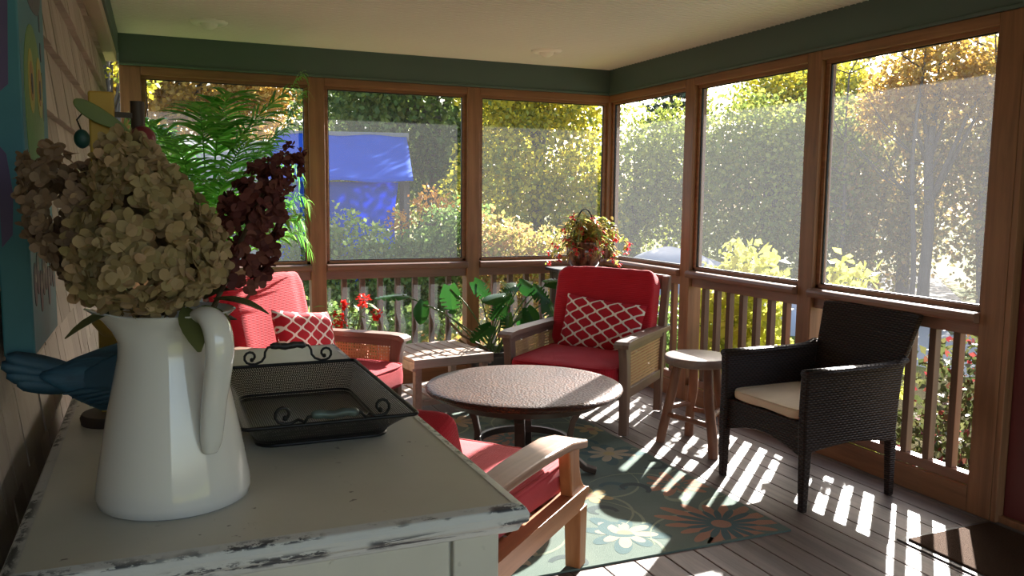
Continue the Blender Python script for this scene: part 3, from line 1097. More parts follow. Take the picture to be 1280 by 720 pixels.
# ---- wicker chair -------------------------------------------------------------------
def wicker_chair():
    t = thing('wicker_chair', 'dark brown woven wicker armchair with cream seat cushion by the right hand railing', 'armchair', (2.885, 3.13, 0), radians(90)+radians(2))
    W2 = .275
    wk = M['wicker']
    # sides with arms, arched underneath
    for sx in (-1, 1):
        N = 16
        A, B = [], []
        for k in range(N+1):
            s_ = k/N
            y = .285-.565*s_
            A.append((y, .638 - .012*s_ + .030*max(0, s_-.8)/.2))
            B.append((y, .268 + .028*sin(pi*s_)))
        c0, c1 = sx*W2-.024, sx*W2+.024
        m = MB()
        vs, fs = [], []
        NZ = 14
        for side, cx in ((0, c0), (1, c1)):
            for j in range(NZ+1):
                for k in range(N+1):
                    q = j/NZ
                    y = A[k][0]
                    z = B[k][1]+(A[k][1]-B[k][1])*q
                    bul = .010*sin(pi*q)*sx
                    vs.append((cx-bul*.6, y-.035*q*(k/N), z))
        off = (NZ+1)*(N+1)
        for s2 in (0, 1):
            for j in range(NZ):
                for k in range(N):
                    a = s2*off+j*(N+1)+k
                    fs.append((a, a+1, a+N+2, a+N+1))
        def rim(idx):
            for p, q in zip(idx, idx[1:]):
                fs.append((p, q, q+off, p+off))
        bot = list(range(N+1))
        top = [NZ*(N+1)+k for k in range(N+1)]
        lef = [j*(N+1) for j in range(NZ+1)]
        rig = [j*(N+1)+N for j in range(NZ+1)]
        for idx in (bot, top, lef, rig):
            rim(idx)
        m.add(vs, fs)
        m.build('side_panel', wk, t, bevel=.010)
        # rounded arm roll
        pts = [(sx*W2, .283, .632), (sx*W2, .1, .630), (sx*W2, -.12, .627), (sx*(W2+.004), -.26, .632), (sx*(W2+.006), -.33, .655)]
        MB().tube(pts, [.029, .029, .029, .028, .025], 12, flat=.7).build('arm', wk, t, smooth=True)
        MB().bar((sx*W2, .262, 0), (sx*W2, .262, .30), .032, .032, (0, 1, 0), w2=.042, h2=.046).build('leg', wk, t, bevel=.006)
        MB().bar((sx*(W2-.005), -.285, 0), (sx*W2, -.268, .30), .030, .032, (0, 1, 0), w2=.04, h2=.044).build('leg', wk, t, bevel=.006)
    # front apron, arched
    N = 16
    A, B = [], []
    for k in range(N+1):
        s_ = k/N
        A.append((-W2+.02+(2*W2-.04)*s_, .405))
        B.append((-W2+.02+(2*W2-.04)*s_, .245+.055*sin(pi*s_)))
    MB().strip(A, B, .238, .268, 'xz').build('front_panel', wk, t, bevel=.004)
    MB().strip(A, [(x, .30) for x, z in B], -.285, -.255, 'xz').build('rear_panel', wk, t, bevel=.004)
    MB().box(-.255, .255, -.26, .245, .375, .40).build('seat_deck', wk, t, bevel=.003)
    # tall flared back
    vs, fs = [], []
    NU, NV = 20, 16
    for side in (0, 1):
        for j in range(NV+1):
            q = j/NV
            hw = .245+.055*q**1.3
            for i in range(NU+1):
                u = 2*i/NU-1
                z = .36+.515*q - .012*u*u*q
                y = -.262-.145*q - .030*(1-u*u)*(.4+.6*q) + .020 - side*.034
                vs.append((hw*u, y, z))
    off = (NU+1)*(NV+1)
    for s2 in (0, 1):
        for j in range(NV):
            for i in range(NU):
                a = s2*off+j*(NU+1)+i
                fs.append((a, a+1, a+NU+2, a+NU+1))
    def rim(idx):
        for p, q in zip(idx, idx[1:]):
            fs.append((p, q, q+off, p+off))
    rim(list(range(NU+1)))
    rim([NV*(NU+1)+i for i in range(NU+1)])
    rim([j*(NU+1) for j in range(NV+1)])
    rim([j*(NU+1)+NU for j in range(NV+1)])
    MB().add(vs, fs).build('backrest', wk, t, bevel=.008)
    cu = cushion(.49, .49, .055, e1=.35, e2=.22, puff=.008, seed=4, wrinkle=.003).build('seat_cushion', M['cream'], t, smooth=True, loc=(0, .018, .430))
    piping(.49, .49, .055, r=.004).build('piping', M['cream'], cu, smooth=True)
wicker_chair()

# ---- dresser ------------------------------------------------------------------------
DZ = .95
def dresser():
    x0, x1, y0, y1 = -.185, .485, 1.085, 2.53
    cx, cy = (x0+x1)/2, (y0+y1)/2
    t = thing('dresser', 'long distressed white painted dresser along the shingled wall in the foreground', 'dresser', (cx, cy, 0))
    hx, hy = (x1-x0)/2, (y1-y0)/2
    m = MB()
    m.box(-hx+.008, hx-.008, -hy+.012, hy-.008, DZ-.016, DZ)
    m.build('top', M['dresser'], t, bevel=.003)
    # moulded edge: profile swept around the top
    prof = [(-.012, .001), (.004, -.002), (.009, -.012), (.008, -.024), (.000, -.030), (-.004, -.040), (-.016, -.046), (-.03, -.046)]
    vs, fs = [], []
    corners = [(-hx, -hy), (hx, -hy), (hx, hy), (-hx, hy)]
    for (a, b) in corners:
        for (p, q) in prof:
            sx, sy = (1 if a > 0 else -1), (1 if b > 0 else -1)
            vs.append((a+sx*(p-.004), b+sy*(p-.004), DZ+q))
    n = len(prof)
    for c in range(4):
        d = (c+1) % 4
        for k in range(n-1):
            fs.append((c*n+k, d*n+k, d*n+k+1, c*n+k+1))
    MB().add(vs, fs).build('edge_moulding', M['worn_edge'], t, recalc=True, bevel=.002)
    bx, by = hx-.030, hy-.030
    MB().box(-bx+.012, bx-.012, -by+.012, by-.012, .10, DZ-.03).build('carcass', M['dresser'], t)
    # near and far end panels: stiles, rails, panel
    for sy in (-1, 1):
        m = MB()
        ya, yb = sorted((sy*by, sy*(by-.02)))
        m.box(-bx, -bx+.07, ya, yb, .02, DZ-.046)
        m.box(bx-.072, bx, ya, yb, .02, DZ-.046)
        m.box(-bx+.07, bx-.0745, ya, yb, .10, .18)
        m.build('end_frame', M['dresser'], t, bevel=.003)
        ya, yb = sorted((sy*(by-.004), sy*(by-.018)))
        MB().box(-bx+.073, bx-.0765, ya, yb, .183, DZ-.047).build('end_panel', M['dresser'], t, bevel=.002)
    # drawers on the room side
    for r in range(3):
        z0 = .13+r*.262
        for c in range(2):
            y0_, y1_ = (-by+.07+c*(by-.045), -by+.07+c*(by-.045)+by-.095)
            dr = MB().box(bx-.012, bx+.006, y0_, y1_, z0, z0+.235).build('drawer', M['dresser'], t, bevel=.004)
            for q in (.25, .75):
                k = MB().lathe([(.008, 0), (.008, .012), (.018, .02), (.016, .03), (.002, .033)], 16).build('knob', M['dark_metal'], dr, smooth=True)
                k.location = (bx+.006, y0_+(y1_-y0_)*q, z0+.118)
                k.rotation_euler = (0, pi/2, 0)
    m = MB()
    m.box(bx-.014, bx+.001, -by+.021, -by+.06, .02, DZ-.047).box(bx-.014, bx+.001, by-.06, by-.021, .02, DZ-.047)
    m.build('front_stile', M['dresser'], t, bevel=.002)
    for sx in (-1, 1):
        for sy in (-1, 1):
            a, b = sx*(bx-.03), sy*(by-.03)
            MB().bar((a, b, 0), (a, b, .11), .045, .045, (0, 1, 0), w2=.056, h2=.056).build('leg', M['dresser'], t, bevel=.003)
dresser()

# ---- pitcher ------------------------------------------------------------------------
PX, PY = .012, 1.312
def pitcher():
    t = thing('pitcher', 'tall white glazed ceramic pitcher holding dried hydrangeas on the dresser', 'pitcher', (PX, PY, DZ))
    prof = [(.100, .0), (.106, .004), (.1085, .016), (.106, .035), (.099, .075), (.090, .125), (.080, .175), (.0715, .215), (.0690, .238), (.0705, .252), (.0770, .266), (.0870, .275), (.0925, .280)]
    inner = [(.0905, .2815), (.0840, .276), (.0735, .266), (.0665, .252), (.0655, .238), (.0685, .215), (.077, .175), (.086, .125), (.094, .07), (.09, .012), (.01, .010)]
    n = 72
    vs, fs = [], []
    sp = radians(200)          # direction of the spout
    full = [(.01, .0)] + prof + inner
    for r, z in full:
        for k in range(n):
            a = 2*pi*k/n
            d = (a-sp+pi) % (2*pi)-pi
            lip = math.exp(-(d/.38)**2)*max(0, (z-.235)/.045)
            rr = r + .022*lip
            zz = z + .010*lip
            vs.append((rr*cos(a), rr*sin(a), zz))
    m = len(full)
    for i in range(m-1):
        for k in range(n):
            fs.append((i*n+k, i*n+(k+1) % n, (i+1)*n+(k+1) % n, (i+1)*n+k))
    fs.append(tuple(range(n))[::-1])
    fs.append(tuple((m-1)*n+k for k in range(n)))
    MB().add(vs, fs).build('body', M['ceramic'], t, smooth=True, angle=radians(60))
    # ear-shaped handle on the camera-right side
    ang = radians(-62)
    P = [(.066, .262), (.083, .279), (.108, .280), (.126, .264), (.131, .236), (.124, .200), (.114, .165), (.107, .130), (.103, .105), (.099, .088)]
    W = [.015, .017, .019, .0205, .0205, .0195, .0185, .0175, .016, .011]
    # smooth the path
    Q, R_ = [], []
    for i in range(len(P)-1):
        for s_ in (0, .25, .5, .75):
            p0, p1, p2, p3 = (P[max(i-1, 0)], P[i], P[i+1], P[min(i+2, len(P)-1)])
            def cr(a, b, c, d): return .5*((2*b)+(-a+c)*s_+(2*a-5*b+4*c-d)*s_*s_+(-a+3*b-3*c+d)*s_**3)
            Q.append((cr(*[p[0] for p in (p0, p1, p2, p3)]), cr(*[p[1] for p in (p0, p1, p2, p3)])))
            R_.append(W[i]+(W[i+1]-W[i])*s_)
    Q.append(P[-1]); R_.append(W[-1])
    pts = [(a*cos(ang), a*sin(ang), b) for a, b in Q]
    MB().tube(pts, R_, 20, flat=.72).build('handle', M['ceramic'], t, smooth=True)
pitcher()
# ---- wire mesh tray -------------------------------------------------------------------
def tray():
    cx, cy = .270, 1.690
    t = thing('wire_tray', 'black wire mesh serving tray with scrolled iron handles on the dresser', 'tray', (cx, cy, DZ))
    bw, bl, rw, rl, h = .118, .185, .152, .268, .060
    def rrect(w, l, r, n=6):
        P = []
        for sx, sy, a0 in ((1, 1, 0), (-1, 1, 90), (-1, -1, 180), (1, -1, 270)):
            for k in range(n+1):
                a = radians(a0+90*k/n)
                P.append((sx*(w-r)+r*cos(a), sy*(l-r)+r*sin(a)))
        return P
    b = rrect(bw, bl, .03)
    q = rrect(rw, rl, .012)
    NV = 8
    vs, fs, uv = [], [], []
    n = len(b)
    # walls : separate uv metre coordinates along the perimeter and up the slope
    peri = [0]
    for i in range(n):
        peri.append(peri[-1]+hypot(b[(i+1) % n][0]-b[i][0], b[(i+1) % n][1]-b[i][1])*1.2)
    for j in range(NV+1):
        s_ = j/NV
        for i in range(n+1):
            a, c = b[i % n], q[i % n]
            e = s_**1.15
            vs.append((a[0]+(c[0]-a[0])*e, a[1]+(c[1]-a[1])*e, .006+(h-.006)*s_**.9))
            uv.append((peri[i], s_*.085))
    for j in range(NV):
        for i in range(n):
            fs.append((j*(n+1)+i, j*(n+1)+i+1, (j+1)*(n+1)+i+1, (j+1)*(n+1)+i))
    MB().add(vs, fs).build('mesh_wall', M['mesh'], t, smooth=True, uvs=uv, recalc=False)
    m = MB().add([(x, y, .006) for x, y in b], [tuple(range(n))])
    m.build('mesh_floor', M['mesh'], t, uvs=[(x, y) for x, y in b], recalc=False)
    MB().tube([(x, y, h) for x, y in q], .0035, 8, closed=True).build('rim', M['black_iron'], t, smooth=True)
    MB().tube([(x, y, .004) for x, y in b], .0035, 8, closed=True).build('base_wire', M['black_iron'], t, smooth=True)
    MB().tube([(x*1.02, y*1.02, .012) for x, y in b], .0018, 6, closed=True).build('base_wire', M['black_iron'], t, smooth=True)
    for sy, mt in ((1, 'dark_grip'), (-1, 'patina_grip')):
        y = sy*(rl+.001)
        lift = .042 if sy > 0 else .018
        out = .004 if sy > 0 else .012
        hd = None
        for sx in (-1, 1):
            pts = []
            # grip end, down the post, out into a scroll
            pts += [(sx*.030, y+sy*out, h+lift), (sx*.046, y+sy*out, h+lift-.002), (sx*.052, y+sy*out, h+lift-.012), (sx*.053, y+sy*out*.6, h+lift*.45), (sx*.060, y, h+.010), (sx*.074, y, h+.004)]
            for k in range(11):
                a = radians(-90+34*k)
                r = .0165*(1-k*.058)
                pts.append((sx*(.084+r*cos(a)), y, h+.021+r*sin(a)))
            MB().tube(pts, .0029, 8).build('scroll', M['black_iron'], t, smooth=True)
            MB().lathe([(.001, -.005), (.0045, -.003), (.0045, .003), (.001, .005)], 10, c=pts[-1]).build('scroll_bead', M['black_iron'], t, smooth=True)
        g = []
        for k in range(13):
            x = -.040+.08*k/12
            g.append((x, y+sy*out, h+lift+.0015*sin(k*.9)))
        rr = [.0050]+[.0078+.0008*sin(k*2.1) for k in range(11)]+[.0050]
        MB().tube(g, rr, 12).build('grip', M[mt], t, smooth=True)
tray()

# ---- flowers in the pitcher --------------------------------------------------------------
def petal(m, c, d, side, ln, wd, cup):
    """one rounded petal at c growing along d"""
    nrm = d.cross(side).normalized()
    tip = c+d*ln+nrm*cup
    a = c+d*ln*.25-side*wd*.36+nrm*cup*.1
    b = c+d*ln*.65-side*wd*.5+nrm*cup*.45
    e = c+d*ln*.65+side*wd*.5+nrm*cup*.45
    f = c+d*ln*.25+side*wd*.36+nrm*cup*.1
    g1 = c+d*ln*.93-side*wd*.25+nrm*cup*.9
    g2 = c+d*ln*.93+side*wd*.25+nrm*cup*.9
    mid = c+d*ln*.55+nrm*cup*.12
    m.add([c, a, b, g1, tip, g2, e, f, mid], [(0, 1, 8), (1, 2, 8), (2, 3, 8), (3, 4, 8), (4, 5, 8), (5, 6, 8), (6, 7, 8), (7, 0, 8)])

def floret(m, p, nrm, size, rnd):
    nrm = nrm.normalized()
    ref = Vector((0, 0, 1)) if abs(nrm.z) < .9 else Vector((1, 0, 0))
    u = nrm.cross(ref).normalized()
    v = nrm.cross(u)
    a0 = rnd.uniform(0, pi)
    for k in range(4):
        a = a0+k*pi/2+rnd.uniform(-.2, .2)
        d = (u*cos(a)+v*sin(a)+nrm*rnd.uniform(.05, .5)).normalized()
        side = nrm.cross(d).normalized()
        petal(m, p+nrm*rnd.uniform(-.002, .002), d, side, size*rnd.uniform(.8, 1.15), size*rnd.uniform(.75, 1.0), size*rnd.uniform(-.25, .40))

def panicle(fn, n, size, seed, tilt=.35):
    """fn(rnd) -> point and outward normal"""
    rnd = random.Random(seed)
    m = MB()
    for _ in range(n):
        p, nn = fn(rnd)
        nn = (nn+Vector((rnd.gauss(0, tilt), rnd.gauss(0, tilt), rnd.gauss(0, tilt)))).normalized()
        floret(m, p, nn, size, rnd)
    return m

def ellip(axis0, axis1, prof):
    """cone-like head around the segment axis0-axis1 with radius profile prof(s)"""
    A, B = Vector(axis0), Vector(axis1)
    d = (B-A)
    L = d.length
    d = d.normalized()
    ref = Vector((1, 0, 0)) if abs(d.x) < .9 else Vector((0, 1, 0))
    u = d.cross(ref).normalized()
    v = d.cross(u)
    mx = max(prof(i/40) for i in range(41))
    def fn(rnd):
        while True:
            s_ = rnd.random()
            if rnd.random() < max(.25, prof(s_)/mx):
                break
        a = rnd.uniform(0, 2*pi)
        r = prof(s_)*rnd.uniform(.80, 1.03)
        o = u*cos(a)+v*sin(a)
        slope = (prof(min(1, s_+.02))-prof(max(0, s_-.02)))/(.04*L)
        return A+d*L*s_+o*r, (o-d*slope).normalized()
    return fn

def leaf_blade(m, base, d, side, ln, wd, droop=.2, n=6):
    """pointed leaf with a fold along the midrib"""
    nrm = side.cross(d).normalized()
    vs = []
    for k in range(n+1):
        s_ = k/n
        w = wd*.5*sin(pi*min(1, s_*.93+.04))**.8
        c = base+d*ln*s_-Vector((0, 0, 1))*droop*ln*s_*s_
        vs += [c-side*w+nrm*w*.25, c, c+side*w+nrm*w*.25]
    fs = []
    for k in range(n):
        fs += [(3*k, 3*k+1, 3*k+4, 3*k+3), (3*k+1, 3*k+2, 3*k+5, 3*k+4)]
    m.add(vs, fs)

def hydrangea(label, head_fn, n, size, mat, seed, stem, leaves=()):
    base = Vector((PX, PY, DZ+.02))
    t = thing('dried_hydrangea', label, 'flower', tuple(base), 0, 'dried hydrangeas in the white pitcher')
    m = panicle(head_fn, n, size, seed)
    m.v = [tuple(Vector(v)-base) for v in m.v]
    m.build('flower_head', M[mat], t, smooth=False, recalc=False)
    MB().tube([Vector(p)-base for p in stem], [.0035]*len(stem), 8).build('stem', M['stem_brown'], t, smooth=True)
    rnd = random.Random(seed)
    for (p, d, ln, wd) in leaves:
        l = MB()
        d = Vector(d).normalized()
        side = d.cross(Vector((0, 0, 1))).normalized()
        leaf_blade(l, Vector(p)-base, d, side, ln, wd, .25)
        l.build('leaf', M['hyd_leaf'], t, smooth=True, recalc=False)
RZ = DZ+.28
# big beige head : axis leans slightly back
def pr_main(s_): return .018+.080*min(1, (s_/.18)**.7)*(1 if s_ < .35 else max(0, (1-((s_-.35)/.66)**1.35)))
hydrangea('large cone shaped beige green dried hydrangea head in front, filling the pitcher', ellip((PX-.012, PY-.045, RZ+.005), (PX-.050, PY-.035, RZ+.245), pr_main), 640, .0180, 'hyd_beige', 11,
          [(PX, PY, DZ+.03), (PX+.01, PY-.02, DZ+.2), (PX+.0, PY-.045, RZ+.03)],
          [((PX+.02, PY-.07, RZ+.012), (.2, -.8, -.5), .07, .035), ((PX-.05, PY-.05, RZ+.012), (-.9, -.35, -.15), .085, .04), ((PX+.045, PY-.04, RZ+.01), (.5, -.7, -.35), .06, .032), ((PX+.06, PY-.01, RZ+.015), (.9, -.2, -.05), .08, .05)])
def pr_left(s_): return .014+.050*sin(pi*min(1, s_*.8+.18))
hydrangea('brownish dried hydrangea head leaning left towards the painting', ellip((PX-.075, PY-.005, RZ+.050), (PX-.160, PY+.01, RZ+.230), pr_left), 260, .0160, 'hyd_brown', 23,
          [(PX, PY, DZ+.03), (PX-.03, PY, DZ+.22), (PX-.06, PY-.005, RZ+.07)])
def pr_right(s_): return .012+.040*sin(pi*min(1, s_*.75+.22))
hydrangea('dark burgundy dried hydrangea head leaning right in front of the palm', ellip((PX+.085, PY+.045, RZ+.025), (PX+.150, PY+.075, RZ+.215), pr_right), 190, .0150, 'hyd_red', 37,
          [(PX, PY, DZ+.03), (PX+.03, PY+.01, DZ+.22), (PX+.085, PY+.04, RZ+.04)],
          [((PX+.05, PY+.02, RZ+.012), (.7, .3, .35), .06, .04)])
def pr_r2(s_): return .010+.022*sin(pi*min(1, s_*.75+.22))
hydrangea('small burgundy dried hydrangea sprig highest at the right of the bouquet', ellip((PX+.145, PY+.085, RZ+.165), (PX+.205, PY+.11, RZ+.245), pr_r2), 70, .010, 'hyd_red', 41,
          [(PX, PY, DZ+.03), (PX+.04, PY+.02, DZ+.22), (PX+.10, PY+.06, RZ+.08), (PX+.15, PY+.09, RZ+.18)])

# ---- painted blue bird and folk art post behind the pitcher -------------------------------------
def loft(m, secs, n=20):
    """secs: (centre, half width, half height, width axis)"""
    vs, fs = [], []
    for (c, w, h, ax) in secs:
        c = Vector(c)
        ax = Vector(ax).normalized()
        for k in range(n):
            a = 2*pi*k/n
            vs.append(c+ax*w*cos(a)+Vector((0, 0, 1))*h*sin(a))
    for i in range(len(secs)-1):
        for k in range(n):
            fs.append((i*n+k, i*n+(k+1) % n, (i+1)*n+(k+1) % n, (i+1)*n+k))
    fs.append(tuple(range(n))[::-1])
    fs.append(tuple((len(secs)-1)*n+k for k in range(n)))
    return m.add(vs, fs)

def blue_mat():
    g = G('painted blue feathers')
    v = g.map(g.co(), (14, 60, 60))
    n1 = g.noise(v, 1, 3, .6, .4)
    g.set(g.ramp(n1, [(.3, (.014, .045, .085)), (.6, (.035, .12, .20)), (.8, (.06, .17, .25))]), .6)
    g.bump(n1, .5, .004)
    return g.m
M['bird_blue'] = blue_mat()
M['bird_wing'] = plain('painted wing blue', (0.016, 0.056, 0.100), (0.032, 0.104, 0.168), .6, scale=30, bump=.4)
M['folk_yellow'] = plain('ochre paint', (.42, .25, .035), (.50, .31, .05), .6, scale=12)
M['folk_green'] = plain('olive paint', (.10, .14, .03), (.15, .19, .04), .5, scale=20)
M['folk_teal'] = plain('dark teal paint', (.01, .055, .05), (.015, .07, .06), .5)
M['folk_red'] = plain('dark red paint', (.16, .015, .022), (.20, .02, .03), .4)
M['folk_brown'] = plain('dark brown paint', (.035, .022, .015), (.05, .03, .02), .6)

def bird():
    t = thing('bird_figurine', 'painted blue bird figurine standing on the dresser behind the pitcher', 'figurine', (-.018, 1.60, DZ))
    t.scale = (1.08,)*3
    X = (.25, 1, 0)
    secs = [((-.150, -.050, .140), .016, .006, X), ((-.130, -.042, .134), .024, .018, X), ((-.105, -.034, .128), .032, .034, X), ((-.072, -.022, .122), .044, .050, X), ((-.030, -.008, .122), .053, .059, X), ((.010, .002, .130), .052, .058, X),
            ((.040, .008, .146), .045, .050, X), ((.060, .012, .168), .036, .040, X), ((.072, .014, .192), .034, .036, X), ((.078, .015, .214), .031, .029, X), ((.080, .016, .231), .018, .014, X), ((.081, .016, .239), .004, .003, X)]
    loft(MB(), secs).build('body', M['bird_blue'], t, smooth=True)
    # broad flat tail of overlapping feathers
    for k, (dz, ln) in enumerate(((.016, .092), (.004, .098), (-.008, .090), (-.018, .076))):
        A = Vector((-.112, -.040, .130+dz*.7))
        d = Vector((-.95, -.22, .27+dz*4.5)).normalized()
        wv = Vector((.15, .35, 1)).normalized()
        th = Vector((.2, -1, .2)).normalized()
        vs, n = [], 8
        for q in range(n+1):
            u = q/n
            w = .0125*(.75+.45*sin(pi*min(1, u*.85+.1)))*(1 if q < n else .55)
            c_ = A+d*ln*u+th*(.002*k)
            vs += [c_-wv*w, c_+th*.0035, c_+wv*w, c_-th*.0035]
        fs = [(0, 1, 2, 3), tuple(4*n+i for i in (3, 2, 1, 0))]
        for q in range(n):
            for i in range(4):
                jj = (i+1) % 4
                fs.append((4*q+i, 4*q+jj, 4*q+4+jj, 4*q+4+i))
        MB().add(vs, fs).build('tail_feather', M['bird_wing'], t, smooth=True)
    for sy in (-1, 1):
        # folded wing with a few primary tips showing below it
        m = MB()
        W_ = [((.046, .046, .150), .010), ((.030, .053, .146), .036), ((.000, .062, .136), .050), ((-.035, .064, .128), .048), ((-.070, .054, .124), .034), ((-.098, .040, .122), .020), ((-.122, .028, .124), .007)]
        loft(m, [((x-.0, sy*y-.020*(-x/.12 if x < 0 else 0), z), .007, h, (.1, 1, 0)) for (x, y, z), h in W_], 16)
        for k in range(4):
            c0 = Vector((-.030-.010*k, sy*.056-.010, .104+.004*k))
            tip = Vector((-.088-.012*k, sy*.044-.020, .090+.007*k))
            m.tube([c0, c0.lerp(tip, .6), tip], [.009, .008, .002], 8, flat=.6)
        m.build('wing', M['bird_wing'], t, smooth=True)
        MB().lathe([(.0005, -.004), (.004, -.002), (.004, .002), (.0005, .004)], 10, c=(.094, .016+sy*.027, .214)).build('eye', M['black_iron'], t, smooth=True)
        lx = -.012 if sy < 0 else .018
        leg = MB().tube([(lx, sy*.02, .080), (lx-.004, sy*.022, .045), (lx, sy*.022, .006)], [.008, .0045, .004], 8)
        leg = leg.build('leg', M['folk_brown'], t, smooth=True)
        for k in range(4):
            a = radians((-28, 0, 28, 180)[k])
            MB().tube([(lx, sy*.022, .006), (lx+.018*cos(a), sy*.022+.018*sin(a), .008), (lx+.032*cos(a), sy*.022+.032*sin(a), .0025)], [.004, .0032, .0015], 6).build('toe', M['bird_wing'], leg, smooth=True)
    m = MB()
    m.tube([(.100, .018, .210), (.122, .020, .207), (.138, .022, .201)], [.010, .006, .0008], 10)
    m.build('beak', M['folk_brown'], t, smooth=True)
bird()

def folk_post():
    t = thing('folk_art_post', 'ochre painted wooden folk art post with green leaf behind the bouquet', 'decoration', (-.090, 1.80, DZ))
    MB().lathe([(.06, 0), (.062, .012), (.058, .02), (.02, .024)], 28).build('base', M['folk_brown'], t, smooth=True, angle=radians(40))
    MB().box(-.022, .022, -.014, .014, .02, .640).build('post', M['folk_yellow'], t, bevel=.004)
    MB().lathe([(.001, -.03), (.035, -.024), (.052, 0), (.035, .024), (.001, .03)], 28, c=(.02, -.02, .20)).build('ochre_disc', M['folk_yellow'], t, smooth=True)
    # leaf-shaped cut-out, flat board with its own thickness
    P = []
    for k in range(24):
        a = 2*pi*k/24
        u = cos(a)
        P.append((.000+.046*u, .592-.024*u+.016*sin(a)*(1-.35*u)))
    P[0] = (.058, .556)
    MB().prism(P, -.030, -.020, 'xz').build('leaf_cutout', M['folk_green'], t, bevel=.003)
    MB().tube([(.062, .03, .54), (.062, .03, .628)], .013, 16).build('peg', M['folk_brown'], t, smooth=True, angle=radians(40))
    MB().bar((.062, .03, .60), (-.005, .005, .60), .01, .01).build('bracket', M['folk_brown'], t)
    MB().lathe([(.001, -.024)]+[(.024*cos(radians(b)), .024*sin(radians(b))) for b in range(-75, 90, 15)]+[(.001, .024)], 20, c=(.070, .0, .555)).build('ball', M['folk_red'], t, smooth=True)
    MB().lathe([(.001, -.018)]+[(.014*cos(radians(b)), .018*sin(radians(b))) for b in range(-75, 90, 15)]+[(.001, .018)], 20, c=(-.035, -.01, .550)).build('bead', M['folk_teal'], t, smooth=True)
    MB().tube([(-.035, -.01, .565), (-.042, -.012, .585), (-.03, -.012, .60), (-.04, -.012, .612), (-.02, -.012, .62)], .0018, 6).build('wire', M['black_iron'], t, smooth=True)
folk_post()

# ---- painting on the shingled wall --------------------------------------------------------
def painting():
    t = thing('canvas_painting', 'thick canvas painting in teal, green and yellow hung on the shingled wall', 'painting', (-.214, 1.735, 1.13))
    M['cv_teal'] = plain('canvas teal', (.02, .12, .16), (.04, .18, .22), .55, scale=12)
    M['cv_purple'] = plain('canvas purple', (.055, .035, .10), (.09, .06, .15), .55, scale=10)
    cols = {'aqua': (0.037, 0.205, 0.223), 'navy': (.012, .02, .05), 'green': (0.099, 0.211, 0.043), 'yellow': (0.372, 0.31, 0.037), 'orange': (0.341, 0.155, 0.037), 'tan': (0.248, 0.174, 0.087), 'white': (0.341, 0.341, 0.31), 'pink': (.3, .2, .26)}
    ms = [M['cv_teal']]
    for k, c in cols.items():
        M['cv_'+k] = plain('canvas '+k, tuple(v*.8 for v in c), c, .5, scale=25, bump=.3)
        ms.append(M['cv_'+k])
    idx = {k: i+1 for i, k in enumerate(cols)}
    m = MB().box(-.024, .022, -.17, .17, 0, .76)
    c = m.build('canvas', M['cv_teal'], t, bevel=.003)
    # purple and dark sweeps running over the near edge
    e = MB()
    for z0, z1, w in ((.18, .35, .014), (.42, .73, .018)):
        P = [(-.020+w*.2, z0), (-.02+w*1.3, z0+.02), (-.02+w*1.6, (z0+z1)/2), (-.02+w*1.1, z1-.02), (-.020+w*.1, z1)]
        e.prism(P, -.1712, -.169, 'xz')
    e.build('painted_edge', M['cv_purple'], t)
    # painted shapes on the face (raised dabs)
    f = MB()
    def blob(cy, cz, ry, rz, mi, lift, n=28, wob=0):
        P = [(cy+ry*cos(2*pi*k/n)*(1+wob*sin(3*2*pi*k/n)), cz+rz*sin(2*pi*k/n)*(1+wob*cos(2*2*pi*k/n))) for k in range(n)]
        f.prism(P, .0215, .0215+lift, 'yz', mi)
    blob(-.02, .40, .12, .17, idx['green'], .0012, wob=.06)
    blob(.02, .66, .13, .08, idx['navy'], .0012, wob=.1)
    blob(0, .67, .07, .045, idx['aqua'], .0018)
    for s_ in (-1, 1):
        blob(s_*.055, .46, .038, .055, idx['yellow'], .0018)
        blob(s_*.055, .46, .020, .034, idx['orange'], .0024)
        blob(s_*.055, .455, .010, .018, idx['navy'], .003)
    blob(0, .24, .10, .09, idx['tan'], .0018)
    blob(0, .265, .065, .058, idx['navy'], .0024)
    blob(.0, .275, .045, .036, idx['white'], .003)
    for k in range(8):
        blob(-.13+.037*k, .115+.02*sin(k*2.2), .018, .040, idx['navy'], .0014, wob=.08)
        blob(-.13+.037*k, .125+.02*sin(k*2.2), .004, .007, idx['white'], .002)
    for k in range(5):
        blob(.10, .64-.055*k, .008, .018, idx['navy'], .0014)
    f.build('painted_figure', ms, t)
painting()

